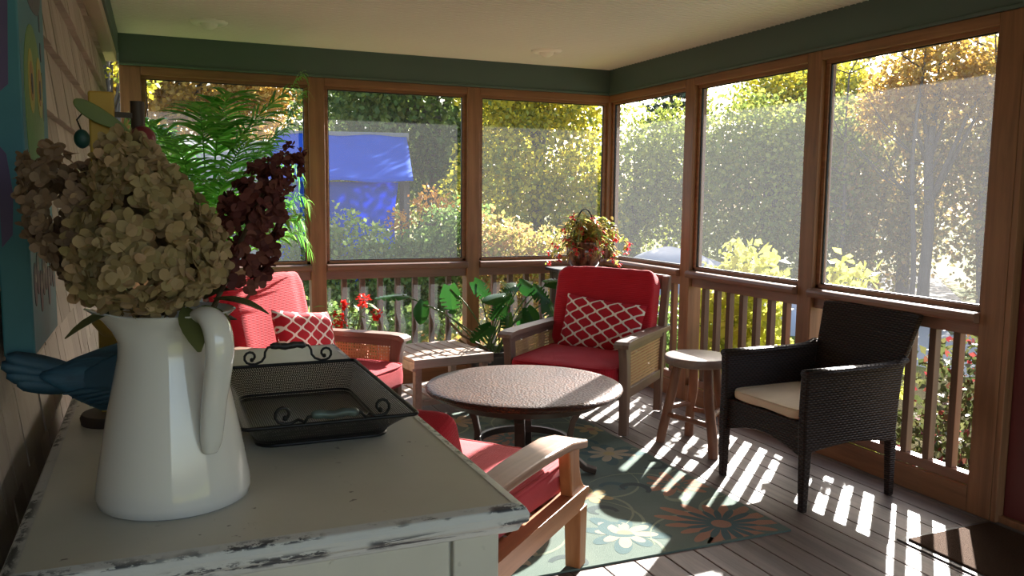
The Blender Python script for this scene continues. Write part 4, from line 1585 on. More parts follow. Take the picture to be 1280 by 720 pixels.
# ---- rug ------------------------------------------------------------------------------
def rug():
    x0, x1, y0, y1 = .62, 2.435, 2.69, 5.02
    cx, cy = (x0+x1)/2, (y0+y1)/2
    rnd = random.Random(8)
    def rm(name, c1, c2):
        g = G(name)
        n1 = g.noise(g.co(), 260, 3, .7)
        n2 = g.noise(g.co(), 5, 3)
        g.set(g.mix(g.ma('ADD', g.ma('MULTIPLY', n1, .5), g.ma('MULTIPLY', n2, .5)), c1, c2), .95, 0, .1)
        g.bump(n1, .6, .004)
        return g.m
    ms = [rm('rug teal wool', (.085, .125, .108), (.19, .235, .20)), rm('rug blue wool', (.06, .105, .11), (.12, .18, .18)), rm('rug peach wool', (0.264, 0.228, 0.170), (0.427, 0.377, 0.284)),
          rm('rug rust wool', (0.264, 0.138, 0.093), (0.413, 0.252, 0.177)), rm('rug dark wool', (0.048, 0.070, 0.071), (0.117, 0.145, 0.141)), rm('rug sage wool', (0.168, 0.216, 0.158), (0.306, 0.354, 0.260)), rm('rug gold wool', (0.311, 0.245, 0.122), (0.461, 0.377, 0.212))]
    t = MB().box(x0-cx, x1-cx, y0-cy, y1-cy, 0, .0075)
    Z = [.0075]
    def poly(P, mi):
        Z[0] += .0000035
        P = [(min(max(a, x0-cx+.01), x1-cx-.01), min(max(b, y0-cy+.01), y1-cy-.01)) for a, b in P]
        n = len(P)
        c = (sum(p[0] for p in P)/n, sum(p[1] for p in P)/n)
        t.add([(c[0], c[1], Z[0]+.0004)]+[(a, b, Z[0]+.0004) for a, b in P], [(0, 1+i, 1+(i+1) % n) for i in range(n)], mi)
    def flower(x, y, r, n, mi, mc, rot):
        P = []
        for k in range(n*12):
            a = 2*pi*k/(n*12)
            q = abs(cos(a*n/2))*(.78+.22*sin(a*3+x*40))
            P.append((x+r*(.30+.70*q**.8)*cos(a+rot), y+r*(.30+.70*q**.8)*sin(a+rot)))
        poly(P, mi)
        poly([(x+r*.22*cos(k*.4), y+r*.22*sin(k*.4)) for k in range(16)], mc)
    def ribbon(P, w0, w1, mi):
        L, R_ = [], []
        n = len(P)
        for i, p in enumerate(P):
            a, b = P[max(i-1, 0)], P[min(i+1, n-1)]
            d = Vector((b[0]-a[0], b[1]-a[1]))
            d.normalize()
            w = (w0+(w1-w0)*i/(n-1))*.5*(.35+.65*sin(pi*min(1, i/(n-1)+.12)))
            L.append((p[0]-d.y*w, p[1]+d.x*w))
            R_.append((p[0]+d.y*w, p[1]-d.x*w))
        Z[0] += .0000035
        vs = [(min(max(a, x0-cx+.012), x1-cx-.012), min(max(b, y0-cy+.012), y1-cy-.012), Z[0]+.0004) for a, b in L+R_]
        t.add(vs, [(i, i+1, n+i+1, n+i) for i in range(n-1)], mi)
    def curl(x, y, r, rot, mi, flip=1, w=.035):
        P = []
        for k in range(22):
            s_ = k/21
            a = rot+flip*s_*4.3
            q = r*(1-.62*s_)
            P.append((x+q*cos(a), y+q*sin(a)))
        ribbon(P, w, w*1.5, mi)
    nx, ny = 4, 5
    for i in range(nx):
        for j in range(ny):
            fx = x0-cx+.20+(x1-x0-.4)*i/(nx-1)+rnd.uniform(-.05, .05)+(.1 if j % 2 else -.05)
            fy = y0-cy+.20+(y1-y0-.4)*j/(ny-1)+rnd.uniform(-.05, .05)
            k = (i*2+j*3) % 4
            for q in range(2):
                pts = []
                a0 = rnd.uniform(0, 6.28)
                for u in range(14):
                    s_ = u/13
                    pts.append((fx+.42*s_*cos(a0+1.6*s_*(1 if q else -1)), fy+.42*s_*sin(a0+1.6*s_*(1 if q else -1))))
                ribbon(pts, .018, .012, 5)
            if k == 0:
                flower(fx, fy, .21, 8, 1, 0, rnd.random())
                flower(fx, fy, .15, 8, 2, 6, rnd.random())
            elif k == 1:
                flower(fx, fy, .19, 10, 3, 4, rnd.random())
                flower(fx, fy, .10, 10, 0, 3, rnd.random())
            elif k == 2:
                flower(fx, fy, .16, 7, 2, 3, rnd.random())
            else:
                flower(fx, fy, .12, 6, 6, 3, rnd.random())
            for q in range(2):
                curl(fx+rnd.uniform(-.26, .26), fy+rnd.uniform(-.26, .26), rnd.uniform(.06, .10), rnd.uniform(0, 6.3), 4 if q == 0 else rnd.choice((4, 1, 5)), rnd.choice((-1, 1)))
    # big rust medallion at the near right corner
    flower(x1-cx-.24, y0-cy+.16, .30, 16, 3, 1, .1)
    flower(x1-cx-.24, y0-cy+.16, .20, 16, 1, 3, .3)
    o = t.build('area_rug', ms, recalc=False)
    o.location = (cx, cy, 0)
    tag(o, 'teal floral wool rug under the round coffee table', 'rug')
rug()

def doormat():
    t = thing('doormat', 'brown coir doormat with black rubber edge in front of the red door', 'mat', (3.05, 2.02, 0))
    hx, hy = .27, .435
    m = MB().box(-hx, hx, -hy, hy, 0, .007)
    m.build('rubber_base', M['dark_grip'], t, bevel=.003)
    MB().box(-hx+.03, hx-.03, -hy+.03, hy-.03, .006, .016).build('coir_pile', M['coir'], t, bevel=.004)
doormat()
# ================================================================== PLANTS ON THE PORCH
def frond(m, base, az, length, el0, droop, nl, ll, seed, wid=.011):
    """arching palm frond: rachis and two rows of narrow leaflets"""
    rnd = random.Random(seed)
    P = []
    p = Vector(base)
    el = el0
    N = 24
    for k in range(N+1):
        P.append(p.copy())
        el -= droop/N*(k/N*1.6)
        p += Vector((cos(az)*cos(el), sin(az)*cos(el), sin(el)))*length/N
    m.tube(P, [.0042*(1-.8*k/N)+.0008 for k in range(N+1)], 6)
    for k in range(nl):
        s_ = .32+.68*k/(nl-1)
        f = s_*N
        i = min(int(f), N-1)
        c = P[i].lerp(P[i+1], f-i)
        d = (P[i+1]-P[i]).normalized()
        sd_ = d.cross(Vector((0, 0, 1))).normalized()
        upn = sd_.cross(d)
        L = ll*(.55+.45*sin(pi*min(1, (s_-.25)*1.25)))*rnd.uniform(.85, 1.1)
        for s2 in (-1, 1):
            dd = (d*rnd.uniform(.40, .95)+sd_*s2*.75+upn*rnd.uniform(-.10, .40)).normalized()
            w = wid*rnd.uniform(.85, 1.15)
            wv = dd.cross(upn).normalized()
            vs = []
            n = 5
            for q in range(n+1):
                u = q/n
                pt = c+dd*L*u-Vector((0, 0, 1))*L*.38*u*u
                ww = w*(.25+.75*sin(pi*min(1, u*.8+.15)))*(1 if q < n else .08)
                vs += [pt-wv*ww*.5, pt+wv*ww*.5]
            m.add(vs, [(2*q, 2*q+1, 2*q+3, 2*q+2) for q in range(n)])

def palm():
    b = Vector((.24, 5.42, 0))
    t = thing('palm_plant', 'tall feathery green palm plant in a pot in the left back corner', 'plant', tuple(b))
    MB().lathe([(.11, 0), (.125, .01), (.150, .26), (.160, .27), (.160, .30), (.145, .30), (.142, .27), (.10, .26)], 40, cap1=True).build('pot', M['darkpot'], t, smooth=True, angle=radians(40))
    MB().lathe([(.01, .262), (.143, .262)], 30, cap0=False, cap1=False).build('soil', M['soil'], t)
    rnd = random.Random(6)
    specs = []
    for k in range(26):
        az = rnd.uniform(0, 2*pi)
        specs.append((az, rnd.uniform(.75, 1.40), rnd.uniform(.40, .80)))
    specs += [(0.15, 1.15, .85), (-.3, 1.05, .95), (.4, 1.2, .8), (-.15, .95, 1.15), (-1.2, 1.2, .7), (-.7, 1.1, .8), (.1, .9, 1.3), (-.5, 1.0, 1.0), (0, .6, .8), (-.25, .7, .9), (-.9, .8, .9), (.2, .75, .95), (-.1, 1.25, 1.0), (-.35, .5, .7)]
    for k, (az, el, ln) in enumerate(specs):
        # keep away from the wall and the back screen
        dx, dy = cos(az), sin(az)
        if dx < -.25:
            dx = -.25*abs(dx)
        if dy > .25:
            dy = .25
        az = atan2(dy, dx)
        st = .55+.75*rnd.random()
        c = Vector((rnd.uniform(-.05, .05), rnd.uniform(-.05, .05), .26))
        top = Vector((c.x*1.7+dx*.10*rnd.random(), c.y*1.7+dy*.10*rnd.random(), .26+st))
        m = MB()
        m.tube([c, c.lerp(top, .5)+Vector((.01, 0, 0)), top], [.007, .006, .0045], 6)
        frond(m, top, az, ln*1.02, el, rnd.uniform(.9, 1.8), 21, .27, 50+k, .019)
        # soft stop at the screen plane
        m.v = [((x if x > -.36 else -.36+.1*(x+.36)) if x < .52 else .52+.25*(x-.52), y if y < .44 else .44+.02*(y-.44), z) for x, y, z in m.v]
        m.build('frond', M['palm'], t, smooth=False, recalc=False)
palm()

def monstera_leaf(m, c, d, nrm, L, W_, holes=True, seed=0):
    """heart shaped leaf with notches, curved slightly"""
    rnd = random.Random(seed)
    d = d.normalized()
    sd_ = d.cross(nrm).normalized()
    nrm = sd_.cross(d).normalized()
    N = 34
    def pt(u, w):
        # u along the midrib 0..1, w half width signed
        return c+d*L*(u-.12)+sd_*w+nrm*(-.10*L*u*u-.5*w*w/W_) 
    rim = {}
    for s2 in (-1, 1):
        row = []
        for k in range(N+1):
            u = k/N
            w = W_*.5*(sin(pi*min(1, u*.86+.12))**.75)
            if k == N:
                w = 0
            back = -.16*max(0, 1-u*5)
            if holes and .28 < u < .86:
                q = (u-.28)/.58*4
                if (q % 1) > .72:
                    w *= .45
            row.append((u+back*.6, s2*w))
        rim[s2] = row
    for s2 in (-1, 1):
        vs = []
        for k in range(N+1):
            u = k/N
            vs.append(pt(u, 0))
            a, b = rim[s2][k]
            vs.append(pt((u+a)/2, b*.5))
            vs.append(pt(a, b))
        fs = []
        for k in range(N):
            for q in range(2):
                fs.append((3*k+q, 3*k+q+1, 3*k+4+q, 3*k+3+q))
        m.add(vs, fs)

def monstera():
    b = Vector((2.22, 5.62, 0))
    t = thing('monstera_plant', 'green monstera plant with large split leaves behind the slatted side table', 'plant', tuple(b))
    MB().lathe([(.12, 0), (.13, .01), (.155, .25), (.165, .26), (.165, .29), (.15, .29), (.148, .26), (.10, .25)], 40).build('pot', M['darkpot'], t, smooth=True, angle=radians(40))
    MB().lathe([(.01, .255), (.15, .255)], 30, cap0=False, cap1=False).build('soil', M['soil'], t)
    # leaf centre (world), direction of the tip, normal, length, width
    L = [((1.50, 5.42, .80), (-1, -.25, .05), (.1, -.35, 1), .30, .13), ((1.64, 5.40, .735), (-.2, -.2, -1), (.35, -.9, .25), .20, .17), ((1.86, 5.50, .82), (.1, -.1, -1), (-.1, -1, .1), .26, .20),
         ((2.06, 5.52, .85), (.55, -.2, -.6), (-.2, -.8, .5), .24, .16), ((2.22, 5.40, .77), (-1, -.3, -.1), (0, -.5, .9), .26, .17), ((2.20, 5.36, .70), (-.8, -.5, -.45), (-.2, -.7, .7), .22, .16),
         ((2.28, 5.44, .62), (-.1, -.3, -1), (.5, -.9, .1), .22, .19), ((2.40, 5.50, .84), (.5, -.1, -.3), (.3, -.9, .3), .19, .16), ((2.50, 5.48, .80), (.6, -.2, -.5), (.1, -.9, .5), .22, .18),
         ((2.58, 5.45, .70), (.5, -.2, -.9), (.4, -.9, .2), .24, .20), ((2.42, 5.42, .66), (.3, -.4, -.8), (-.3, -.9, .3), .19, .16), ((2.10, 5.36, .56), (-.8, -.3, -.4), (-.1, -.8, .6), .26, .16),
         ((2.34, 5.55, .74), (-.6, -.3, .0), (-.2, -.9, .3), .20, .17), ((2.46, 5.58, .60), (.1, -.1, -1), (0, -1, 0), .18, .16), ((2.30, 5.38, .84), (-.7, -.4, -.1), (-.1, -.8, .6), .19, .13), ((2.62, 5.52, .84), (.9, -.2, .1), (0, -.6, .8), .24, .15)]
    for k, (c, d, nn, ln, wd) in enumerate(L):
        c = Vector(c)-b-Vector((0, 0, .065))
        m = MB()
        monstera_leaf(m, c, Vector(d), Vector(nn), ln*.78, wd*.78, k % 3 != 1, k)
        lf = m.build('leaf', M['monstera'], t, smooth=True, recalc=False)
        base = Vector((.05*cos(k*2.4), .05*sin(k*2.4), .25))
        mid = base.lerp(c, .5)+Vector((0, 0, .10+.02*(k % 3)))
        pts = []
        for q in range(9):
            s_ = q/8
            pts.append(base*(1-s_)**2+mid*2*s_*(1-s_)+c*s_*s_)
        MB().tube(pts, .0055, 8).build('petiole', M['stem_green'], lf, smooth=True)
    # woody aerial stems creeping towards the table
    m = MB()
    for k, pts in enumerate((((0, -.02, .26), (-.12, -.08, .34), (-.26, -.10, .42), (-.36, -.12, .52)), ((.0, -.05, .26), (-.16, -.13, .30), (-.30, -.14, .40)), ((.02, -.05, .25), (-.10, -.15, .28), (-.2, -.17, .27)))):
        m.tube(pts, .010-.002*k, 8)
    m.build('stem', M['stem_brown'], t, smooth=True)
monstera()

# geranium
def geranium():
    b = Vector((1.16, 5.58, 0))
    t = thing('red_flower_plant', 'small plant with bright red blooms behind the left cane armchair', 'plant', tuple(b))
    MB().lathe([(.10, 0), (.11, .01), (.135, .34), (.145, .35), (.145, .38), (.13, .38), (.128, .35), (.1, .34)], 36).build('pot', M['terracotta'], t, smooth=True, angle=radians(40))
    MB().lathe([(.01, .345), (.13, .345)], 30, cap0=False, cap1=False).build('soil', M['soil'], t)
    rnd = random.Random(31)
    stems = MB()
    leaves = MB()
    heads = [(-.10, -.04, .575, .055), (.10, -.05, .70, .042), (-.02, .0, .665, .022), (.19, -.04, .60, .035), (-.05, -.06, .57, .045)]
    for (x, y, z, r) in heads:
        stems.tube([(x*.3, y*.3, .34), (x*.7, y*.7, .34+(z-.34)*.6), (x, y, z)], .004, 6)
    for k in range(46):
        a = rnd.uniform(0, 6.28)
        r = rnd.uniform(.03, .20)
        p = Vector((r*cos(a), min(.16, .8*r*sin(a)), rnd.uniform(.42, .68)))
        d = Vector((cos(a), sin(a), rnd.uniform(-.4, .4))).normalized()
        leaf_blade(leaves, p, d, d.cross(Vector((0, 0, 1))).normalized(), rnd.uniform(.05, .09), rnd.uniform(.03, .045), .3)
        if k % 3 == 0:
            stems.tube([(p.x*.2, p.y*.2, .34), (p.x*.7, p.y*.7, p.z-.04), p], .003, 6)
    stems.build('stem', M['stem_green'], t, smooth=True)
    leaves.build('foliage', M['ger_leaf'], t, recalc=False)
    for (x, y, z, r) in heads:
        m = MB()
        for k in range(60):
            v = Vector((rnd.gauss(0, 1), rnd.gauss(0, 1), rnd.gauss(0, 1)))
            v.normalize()
            p = Vector((x, y, z))+v*r*rnd.uniform(.3, 1)
            d = (v+Vector((rnd.gauss(0, .5), rnd.gauss(0, .5), rnd.gauss(0, .5)))).normalized()
            s_ = d.cross(Vector((.3, .2, 1))).normalized()
            petal(m, p, d, s_, .022, .020, .004)
        m.build('bloom', M['ger_red'], t, recalc=False)
geranium()

# plant stand with flowering basket pot
def plant_stand():
    t = thing('plant_stand', 'square black plant stand in the back corner behind the armchair', 'stand', (2.965, 5.60, 0))
    h, s_ = .865, .225
    MB().box(-s_, s_, -s_, s_, h-.026, h).build('top', M['black_wood'], t, bevel=.006)
    MB().box(-s_+.03, s_-.03, -s_+.03, s_-.03, h-.075, h-.026).build('apron', M['black_wood'], t, bevel=.003)
    for sx in (-1, 1):
        for sy in (-1, 1):
            MB().bar((sx*(s_-.04), sy*(s_-.04), 0), (sx*(s_-.048), sy*(s_-.048), h-.03), .032, .032, (0, 1, 0), w2=.042, h2=.042).build('leg', M['black_wood'], t, bevel=.003)
    MB().box(-s_+.05, s_-.05, -s_+.05, s_-.05, .22, .24).build('lower_shelf', M['black_wood'], t, bevel=.003)
plant_stand()

def basket_plant():
    b = Vector((2.945, 5.575, .865))
    t = thing('flowering_plant', 'trailing plant with coral flowers in a brown glazed pot on the black stand', 'plant', tuple(b))
    MB().lathe([(.02, 0), (.075, 0), (.085, .006), (.112, .045), (.132, .10), (.134, .145), (.122, .182), (.112, .195), (.116, .205), (.108, .207), (.102, .195), (.105, .16)], 48, cap1=False).build('pot', M['glaze'], t, smooth=True, angle=radians(60))
    MB().lathe([(.005, .185), (.106, .180)], 30, cap0=False, cap1=False).build('soil', M['soil'], t)
    pts = []
    for k in range(25):
        a = pi*k/24
        pts.append((-.118*cos(a)*.93, -.118*cos(a)*.35, .185+.262*sin(a)**.9))
    MB().tube(pts, .0055, 8).build('wire_handle', M['black_iron'], t, smooth=True)
    rnd = random.Random(77)
    leaves, stems = MB(), MB()
    fl = []
    cam_right = Vector((.92, -.39, 0))
    for k in range(52):
        a = rnd.uniform(0, 2*pi)
        reach = rnd.uniform(.08, .31)
        if abs(a-5.9) < .5:
            reach *= 1.2
        hgt = rnd.uniform(.06, .19)
        ox, oy = cos(a)*reach, sin(a)*reach*.8
        oy = min(oy, .16)
        ox = min(ox, .30)
        if ox > .2 and oy > -.05:
            oy = -.05
        drop = rnd.uniform(.02, .22)*reach/.28
        P = []
        for q in range(9):
            u = q/8
            P.append(Vector((ox*u, oy*u, .185+hgt*sin(pi*min(1, u*.75))*1.25-drop*u*u)))
        # stay above the stand inside its outline
        stems.tube(P, .0025, 5)
        for q in range(2, 9):
            for _ in range(3):
                p = P[q]+Vector((rnd.gauss(0, .014), rnd.gauss(0, .014), rnd.gauss(0, .012)))
                aa = rnd.uniform(0, 6.28)
                d = Vector((cos(aa), sin(aa), rnd.uniform(-.7, .4))).normalized()
                sdv = d.cross(Vector((rnd.gauss(0, .4), rnd.gauss(0, .4), 1))).normalized()
                leaf_blade(leaves, p, d, sdv, rnd.uniform(.035, .065), rnd.uniform(.014, .024), .3, 4)
        if rnd.random() < .75:
            fl.append(P[-1]+Vector((0, 0, -.012)))
        if rnd.random() < .3:
            fl.append(P[5]+Vector((0, -.012, .01)))
    stems.build('stem', M['stem_green'], t, smooth=True)
    leaves.build('foliage', M['begonia_leaf'], t, recalc=False)
    fl += [Vector((-.30, -.10, .21)), Vector((-.285, -.105, .185)), Vector((-.14, -.10, .17)), Vector((-.17, -.09, .185)), Vector((.28, -.14, .13)), Vector((.30, -.15, .20)), Vector((-.02, -.135, .16))]
    for p in fl:
        m = MB()
        for q in range(9):
            d = Vector((rnd.gauss(0, .7), rnd.gauss(0, .7), rnd.gauss(-.6, .5))).normalized()
            petal(m, p, d, d.cross(Vector((.2, .1, 1))).normalized(), .034, .013, .004)
        m.build('bloom', M['flower_red'], t, recalc=False)
basket_plant()

# ================================================================== OUTDOORS
GZ = -.65
m = MB()
def gfn(u, v):
    x, y = -60+140*u, -40+140*v
    z = GZ + .10*sin(x*.21+1)*sin(y*.17) if not (-2 < x < 6 and -4 < y < 9) else GZ
    return (x, y, z)
m.grid(gfn, 60, 60)
struct(m.build('ground', M['grass'], smooth=True, recalc=False), 'lawn around the porch', 'ground')
m = MB()
m.add([(5.2, -6, GZ+.03), (7.4, -6, GZ+.03), (11.6, 8.6, GZ+.03), (20, 17, GZ+.03), (16.8, 17.6, GZ+.03), (8.8, 9.4, GZ+.03)], [(0, 1, 2, 5), (5, 2, 3, 4)])
struct(m.build('driveway', M['gravel'], recalc=False), 'grey gravel drive beyond the right hand screens', 'path')

def leaf_cloud(rng, blobs, n, size, flat=.0, shell=.55):
    """n pointed leaves spread through ellipsoid blobs (centre, radii), denser near the outside"""
    w = np.array([b[3]*b[4]*b[5] for b in blobs])**.7
    which = rng.choice(len(blobs), n, p=w/w.sum())
    B = np.array(blobs)[which]
    v = rng.normal(size=(n, 3))
    v /= np.linalg.norm(v, axis=1)[:, None]
    r = shell+(1-shell)*rng.random(n)**.7
    # break the outline up into clumps
    r *= 1+.13*np.sin(v[:, 0]*7+B[:, 0]*3)*np.sin(v[:, 1]*6+B[:, 1])+.10*np.sin(v[:, 2]*9+v[:, 0]*5)
    c = B[:, :3]+v*r[:, None]*B[:, 3:]
    d = rng.normal(size=(n, 3))+v*.5
    d[:, 2] -= .35
    d /= np.linalg.norm(d, axis=1)[:, None]
    q = rng.normal(size=(n, 3))
    s_ = np.cross(d, q)
    s_ /= np.linalg.norm(s_, axis=1)[:, None]
    L = size*rng.uniform(.65, 1.35, n)[:, None]
    nn = np.cross(d, s_)*L*.12
    V = np.stack([c, c+d*L*.45+s_*L*.36+nn, c+d*L, c+d*L*.45-s_*L*.36+nn], 1).reshape(-1, 3)
    return V

def cloud_obj(name, V, mat, parent, kind=None):
    n = len(V)//4
    me = bpy.data.meshes.new(name)
    me.vertices.add(len(V))
    me.vertices.foreach_set('co', V.astype(np.float32).ravel())
    me.loops.add(4*n)
    me.loops.foreach_set('vertex_index', np.arange(4*n, dtype=np.int32))
    me.polygons.add(n)
    me.polygons.foreach_set('loop_start', np.arange(0, 4*n, 4, dtype=np.int32))
    me.polygons.foreach_set('loop_total', np.full(n, 4, dtype=np.int32))
    me.materials.append(mat)
    me.update(calc_edges=True)
    o = bpy.data.objects.new(name, me)
    COL.objects.link(o)
    o.parent = parent
    return o

def tree(name, label, cat, x, y, blobs, n, size, mat, seed, trunk=(.12, 2.5), group=None, shell=.45, branches=7):
    """blobs are relative to the foot of the tree"""
    t = thing(name, label, cat, (x, y, GZ), 0, group)
    rng = np.random.default_rng(seed)
    V = leaf_cloud(rng, blobs, n, size, shell=shell)
    cloud_obj('crown' if cat == 'tree' else 'foliage', V, M[mat], t)
    rnd = random.Random(seed)
    if trunk:
        r, h = trunk
        m = MB()
        P = [Vector((.06*sin(k*1.3+seed)*k/6, .06*cos(k*1.7+seed)*k/6, h*k/6-.1)) for k in range(7)]
        m.tube(P, [r*(1.15-.09*k) for k in range(7)], 10)
        for k in range(branches):
            b = blobs[k % len(blobs)]
            e = Vector((b[0]+rnd.uniform(-.5, .5)*b[3], b[1]+rnd.uniform(-.5, .5)*b[4], b[2]+rnd.uniform(-.2, .6)*b[5]))
            s_ = P[rnd.randint(2, 6)]
            mid = s_.lerp(e, .5)+Vector((0, 0, .12*h*rnd.random()))
            m.tube([s_, mid, e], [r*.5, r*.3, r*.1], 7)
        m.build('trunk' if cat == 'tree' else 'branches', M['bark'], t, smooth=True)
    return t

# ---- blue tarpaulin shed, behind the middle back screen
def tarp_shed():
    t = thing('tarp_covered_shed', 'lean-to shed under a bright blue tarpaulin outside the middle back screen', 'shed', (3.26, 16.07, GZ), radians(-13))
    # posts and a sloped sheet falling towards the porch
    w = 1.29
    m = MB()
    def top(u, v):
        x = -w+2*w*u
        y = -1.2+2.5*v
        z = 2.30+.98*v**.9 - .05*sin(pi*u)*sin(pi*v) + .02*sin(x*5+y*4)
        return (x, y, z)
    m.grid(top, 24, 18)
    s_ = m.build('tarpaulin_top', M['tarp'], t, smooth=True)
    q = s_.modifiers.new('thick', 'SOLIDIFY')
    q.thickness = .012
    m = MB()
    def front(u, v):
        x = -w+.12+2*(w-.20)*u
        z = 2.28-1.9*v
        return (x+.05*sin(z*3), -.93+.06*sin(x*6+z)*v+.12*v, z)
    m.grid(front, 30, 16)
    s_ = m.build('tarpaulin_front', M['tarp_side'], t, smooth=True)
    q = s_.modifiers.new('thick', 'SOLIDIFY')
    q.thickness = .012
    m = MB().box(-w-.05, w+.05, 1.26, 1.42, 3.16, 3.33)
    m.build('ridge_cap', M['roofgrey'], t, bevel=.01)
    for sx in (-1, 1):
        for yy, zz in ((-.85, 2.3), (1.2, 3.15)):
            MB().box(sx*(w-.1)-.05, sx*(w-.1)+.05, yy-.05, yy+.05, 0, zz).build('post', M['bark'], t)
tarp_shed()

def house():
    t = thing('neighbour_house', 'pale grey clapboard house far beyond the palm, outside the left back screen', 'house', (-1.2, 23.5, GZ), radians(4))
    m = MB().box(-4.6, 4.6, 0, 6, 0, 2.35)
    for k in range(14):
        m.box(-4.62, 4.62, -.018, 0, .16*k+.02, .16*k+.15)
    m.build('wall', M['housewall'], t)
    m = MB().prism([(-.5, 2.25), (3, 3.5), (6.5, 2.25), (6.5, 2.4), (3, 3.66), (-.5, 2.4)], -4.9, 4.9)
    m.build('roof', M['roofgrey'], t)
    for x in (-1.5, 1.6, 3.3):
        f = MB().box(x-.5, x+.5, -.05, -.0, .7, 1.9).build('window', M['white_trim'], t, bevel=.01)
        MB().box(x-.43, x+.43, -.06, -.045, .77, 1.83).build('pane', M['houseglass'], f)
house()

def mound():
    t = thing('tarp_covered_woodpile', 'low pile under a pale grey tarpaulin, outside the first two right hand screens', 'woodpile', (8.2, 11.2, GZ), radians(-34))
    def fn(u, v):
        x, y = -2.1+4.2*u, -1.0+2.0*v
        e = max(0, (1-(abs(x)/2.1)**2.6))*max(0, (1-(abs(y)/1.0)**2.6))
        z = 1.30*e**.6*(.70+.30*cos((x+.9)*1.25)) + .03*sin(x*7)*sin(y*6)*e
        return (x, y, z)
    m = MB().grid(fn, 50, 30)
    o = m.build('tarpaulin', M['tarp_grey'], t, smooth=True)
    m = MB()
    for k in range(6):
        x = -1.6+.62*k
        m.tube([(x, -1.0, .05), (x, -.9, .12), (x, -.82, .06)], .03, 6)
    m.build('weight_log', M['bark'], t, smooth=True)
mound()

# ---- trees beyond the back screens
tree('oak_tree', 'tall dark green oak behind the blue tarpaulin', 'tree', 6.3, 20.0, [(0, 0, 4.2, 2.6, 2.2, 2.0), (-1.2, .2, 3.2, 1.6, 1.6, 1.6), (1.4, -.3, 3.0, 1.6, 1.5, 1.7), (0, 0, 6.4, 2.4, 2, 1.8), (-1.6, 0, 5.2, 1.6, 1.5, 1.5)], 24000, .145, 'f_oak', 1, (.22, 4.6), shell=.3)
tree('maple_tree', 'yellow and green maple outside the third back screen', 'tree', 7.15, 15.6, [(0, 0, 3.0, 1.5, 1.3, 1.5), (.4, -.2, 4.3, 1.3, 1.2, 1.2), (-.7, .1, 4.4, 1.2, 1.1, 1.3), (-.9, 0, 2.2, 1.1, 1, 1.1), (.7, -.3, 1.8, 1.0, .9, 1.1)], 22000, .105, 'f_yellow', 2, (.14, 3.4), shell=.35)
tree('maple_tree', 'orange gold maple crown above the grey house, outside the left back screen', 'tree', 1.6, 32.5, [(-2.0, 0, 4.7, 2.4, 1.4, 1.2), (1.2, 0, 4.7, 2.2, 1.4, 1.2), (-2.8, 0, 6.2, 2.4, 1.6, 1.5), (.2, 0, 6.0, 2.4, 1.6, 1.5), (2.4, 0, 6.3, 1.9, 1.6, 1.5), (-.8, .3, 7.6, 2.8, 1.6, 1.5)], 19000, .20, 'f_gold', 3, (.2, 5.8), shell=.3)
tree('birch_tree', 'thin bare birch left of the orange maple, behind the palm', 'tree', -.9, 21.2, [(0, 0, 5.8, 1.0, .9, 1.1), (.6, 0, 5.0, .8, .7, .9)], 700, .15, 'f_yellow', 4, (.09, 5.8), branches=26)
tree('linden_tree', 'olive green tree between the oak and the yellow maple', 'tree', 8.9, 24.5, [(0, 0, 3.0, 1.6, 1.5, 2.4), (-1.2, .4, 2.6, 1.5, 1.4, 1.9), (.4, 0, 4.6, 1.4, 1.3, 1.4)], 9000, .15, 'f_olive', 5, (.18, 4.2), shell=.35)
tree('ash_tree', 'grey green tree far behind the blue shed', 'tree', 5.6, 27.5, [(0, 0, 3.6, 1.9, 1.8, 2.8), (1.6, .4, 3.8, 1.8, 1.8, 3.0), (1.2, 0, 6.0, 1.9, 1.8, 1.6)], 11000, .19, 'f_oak', 6, (.2, 4.0), shell=.3)
# ---- shrubs close to the back railing
tree('shrub', 'grey green leafy shrub in front of the blue tarpaulin', 'shrub', 2.20, 10.6, [(0, 0, 1.05, .75, .7, .80), (-.45, .1, 1.25, .50, .5, .62), (.5, 0, .9, .55, .5, .7)], 8000, .065, 'f_bush', 7, (.04, 1.1), 'garden shrubs', .35)
tree('shrub', 'green shrub with orange tips right of the blue tarpaulin', 'shrub', 3.35, 10.2, [(0, 0, 1.1, .62, .6, .80), (.35, .1, 1.5, .42, .4, .55), (-.35, 0, .9, .5, .5, .65)], 7500, .065, 'f_bush', 8, (.04, 1.2), 'garden shrubs', .35)
tree('shrub', 'orange tipped shoots above the green shrub beside the tarpaulin', 'shrub', 3.30, 10.9, [(.1, 0, 1.95, .30, .25, .22), (.45, 0, 1.8, .25, .25, .24), (-.3, .1, 1.7, .2, .2, .2)], 450, .065, 'f_orange', 9, (.03, 1.7), 'garden shrubs', .2)
tree('shrub', 'pink and yellow autumn shrub outside the third back screen', 'shrub', 4.15, 9.6, [(0, 0, 1.0, .75, .6, .72), (-.35, 0, 1.35, .45, .4, .50), (.45, 0, 1.15, .45, .4, .5)], 8000, .06, 'f_pink', 10, (.04, 1.1), 'garden shrubs', .35)
tree('shrub', 'low shrub behind the back railing under the tarpaulin', 'shrub', 1.55, 8.4, [(0, 0, .50, .75, .4, .50), (.8, .1, .45, .6, .4, .45), (-.7, 0, .4, .5, .4, .4)], 3500, .07, 'f_bush', 11, (.03, .5), 'garden shrubs', .35)
tree('shrub', 'low straw coloured shrub behind the monstera', 'shrub', 2.95, 7.9, [(0, 0, .40, .65, .4, .40), (.6, 0, .35, .5, .4, .36)], 2600, .06, 'f_pink', 12, (.03, .4), 'garden shrubs', .35)
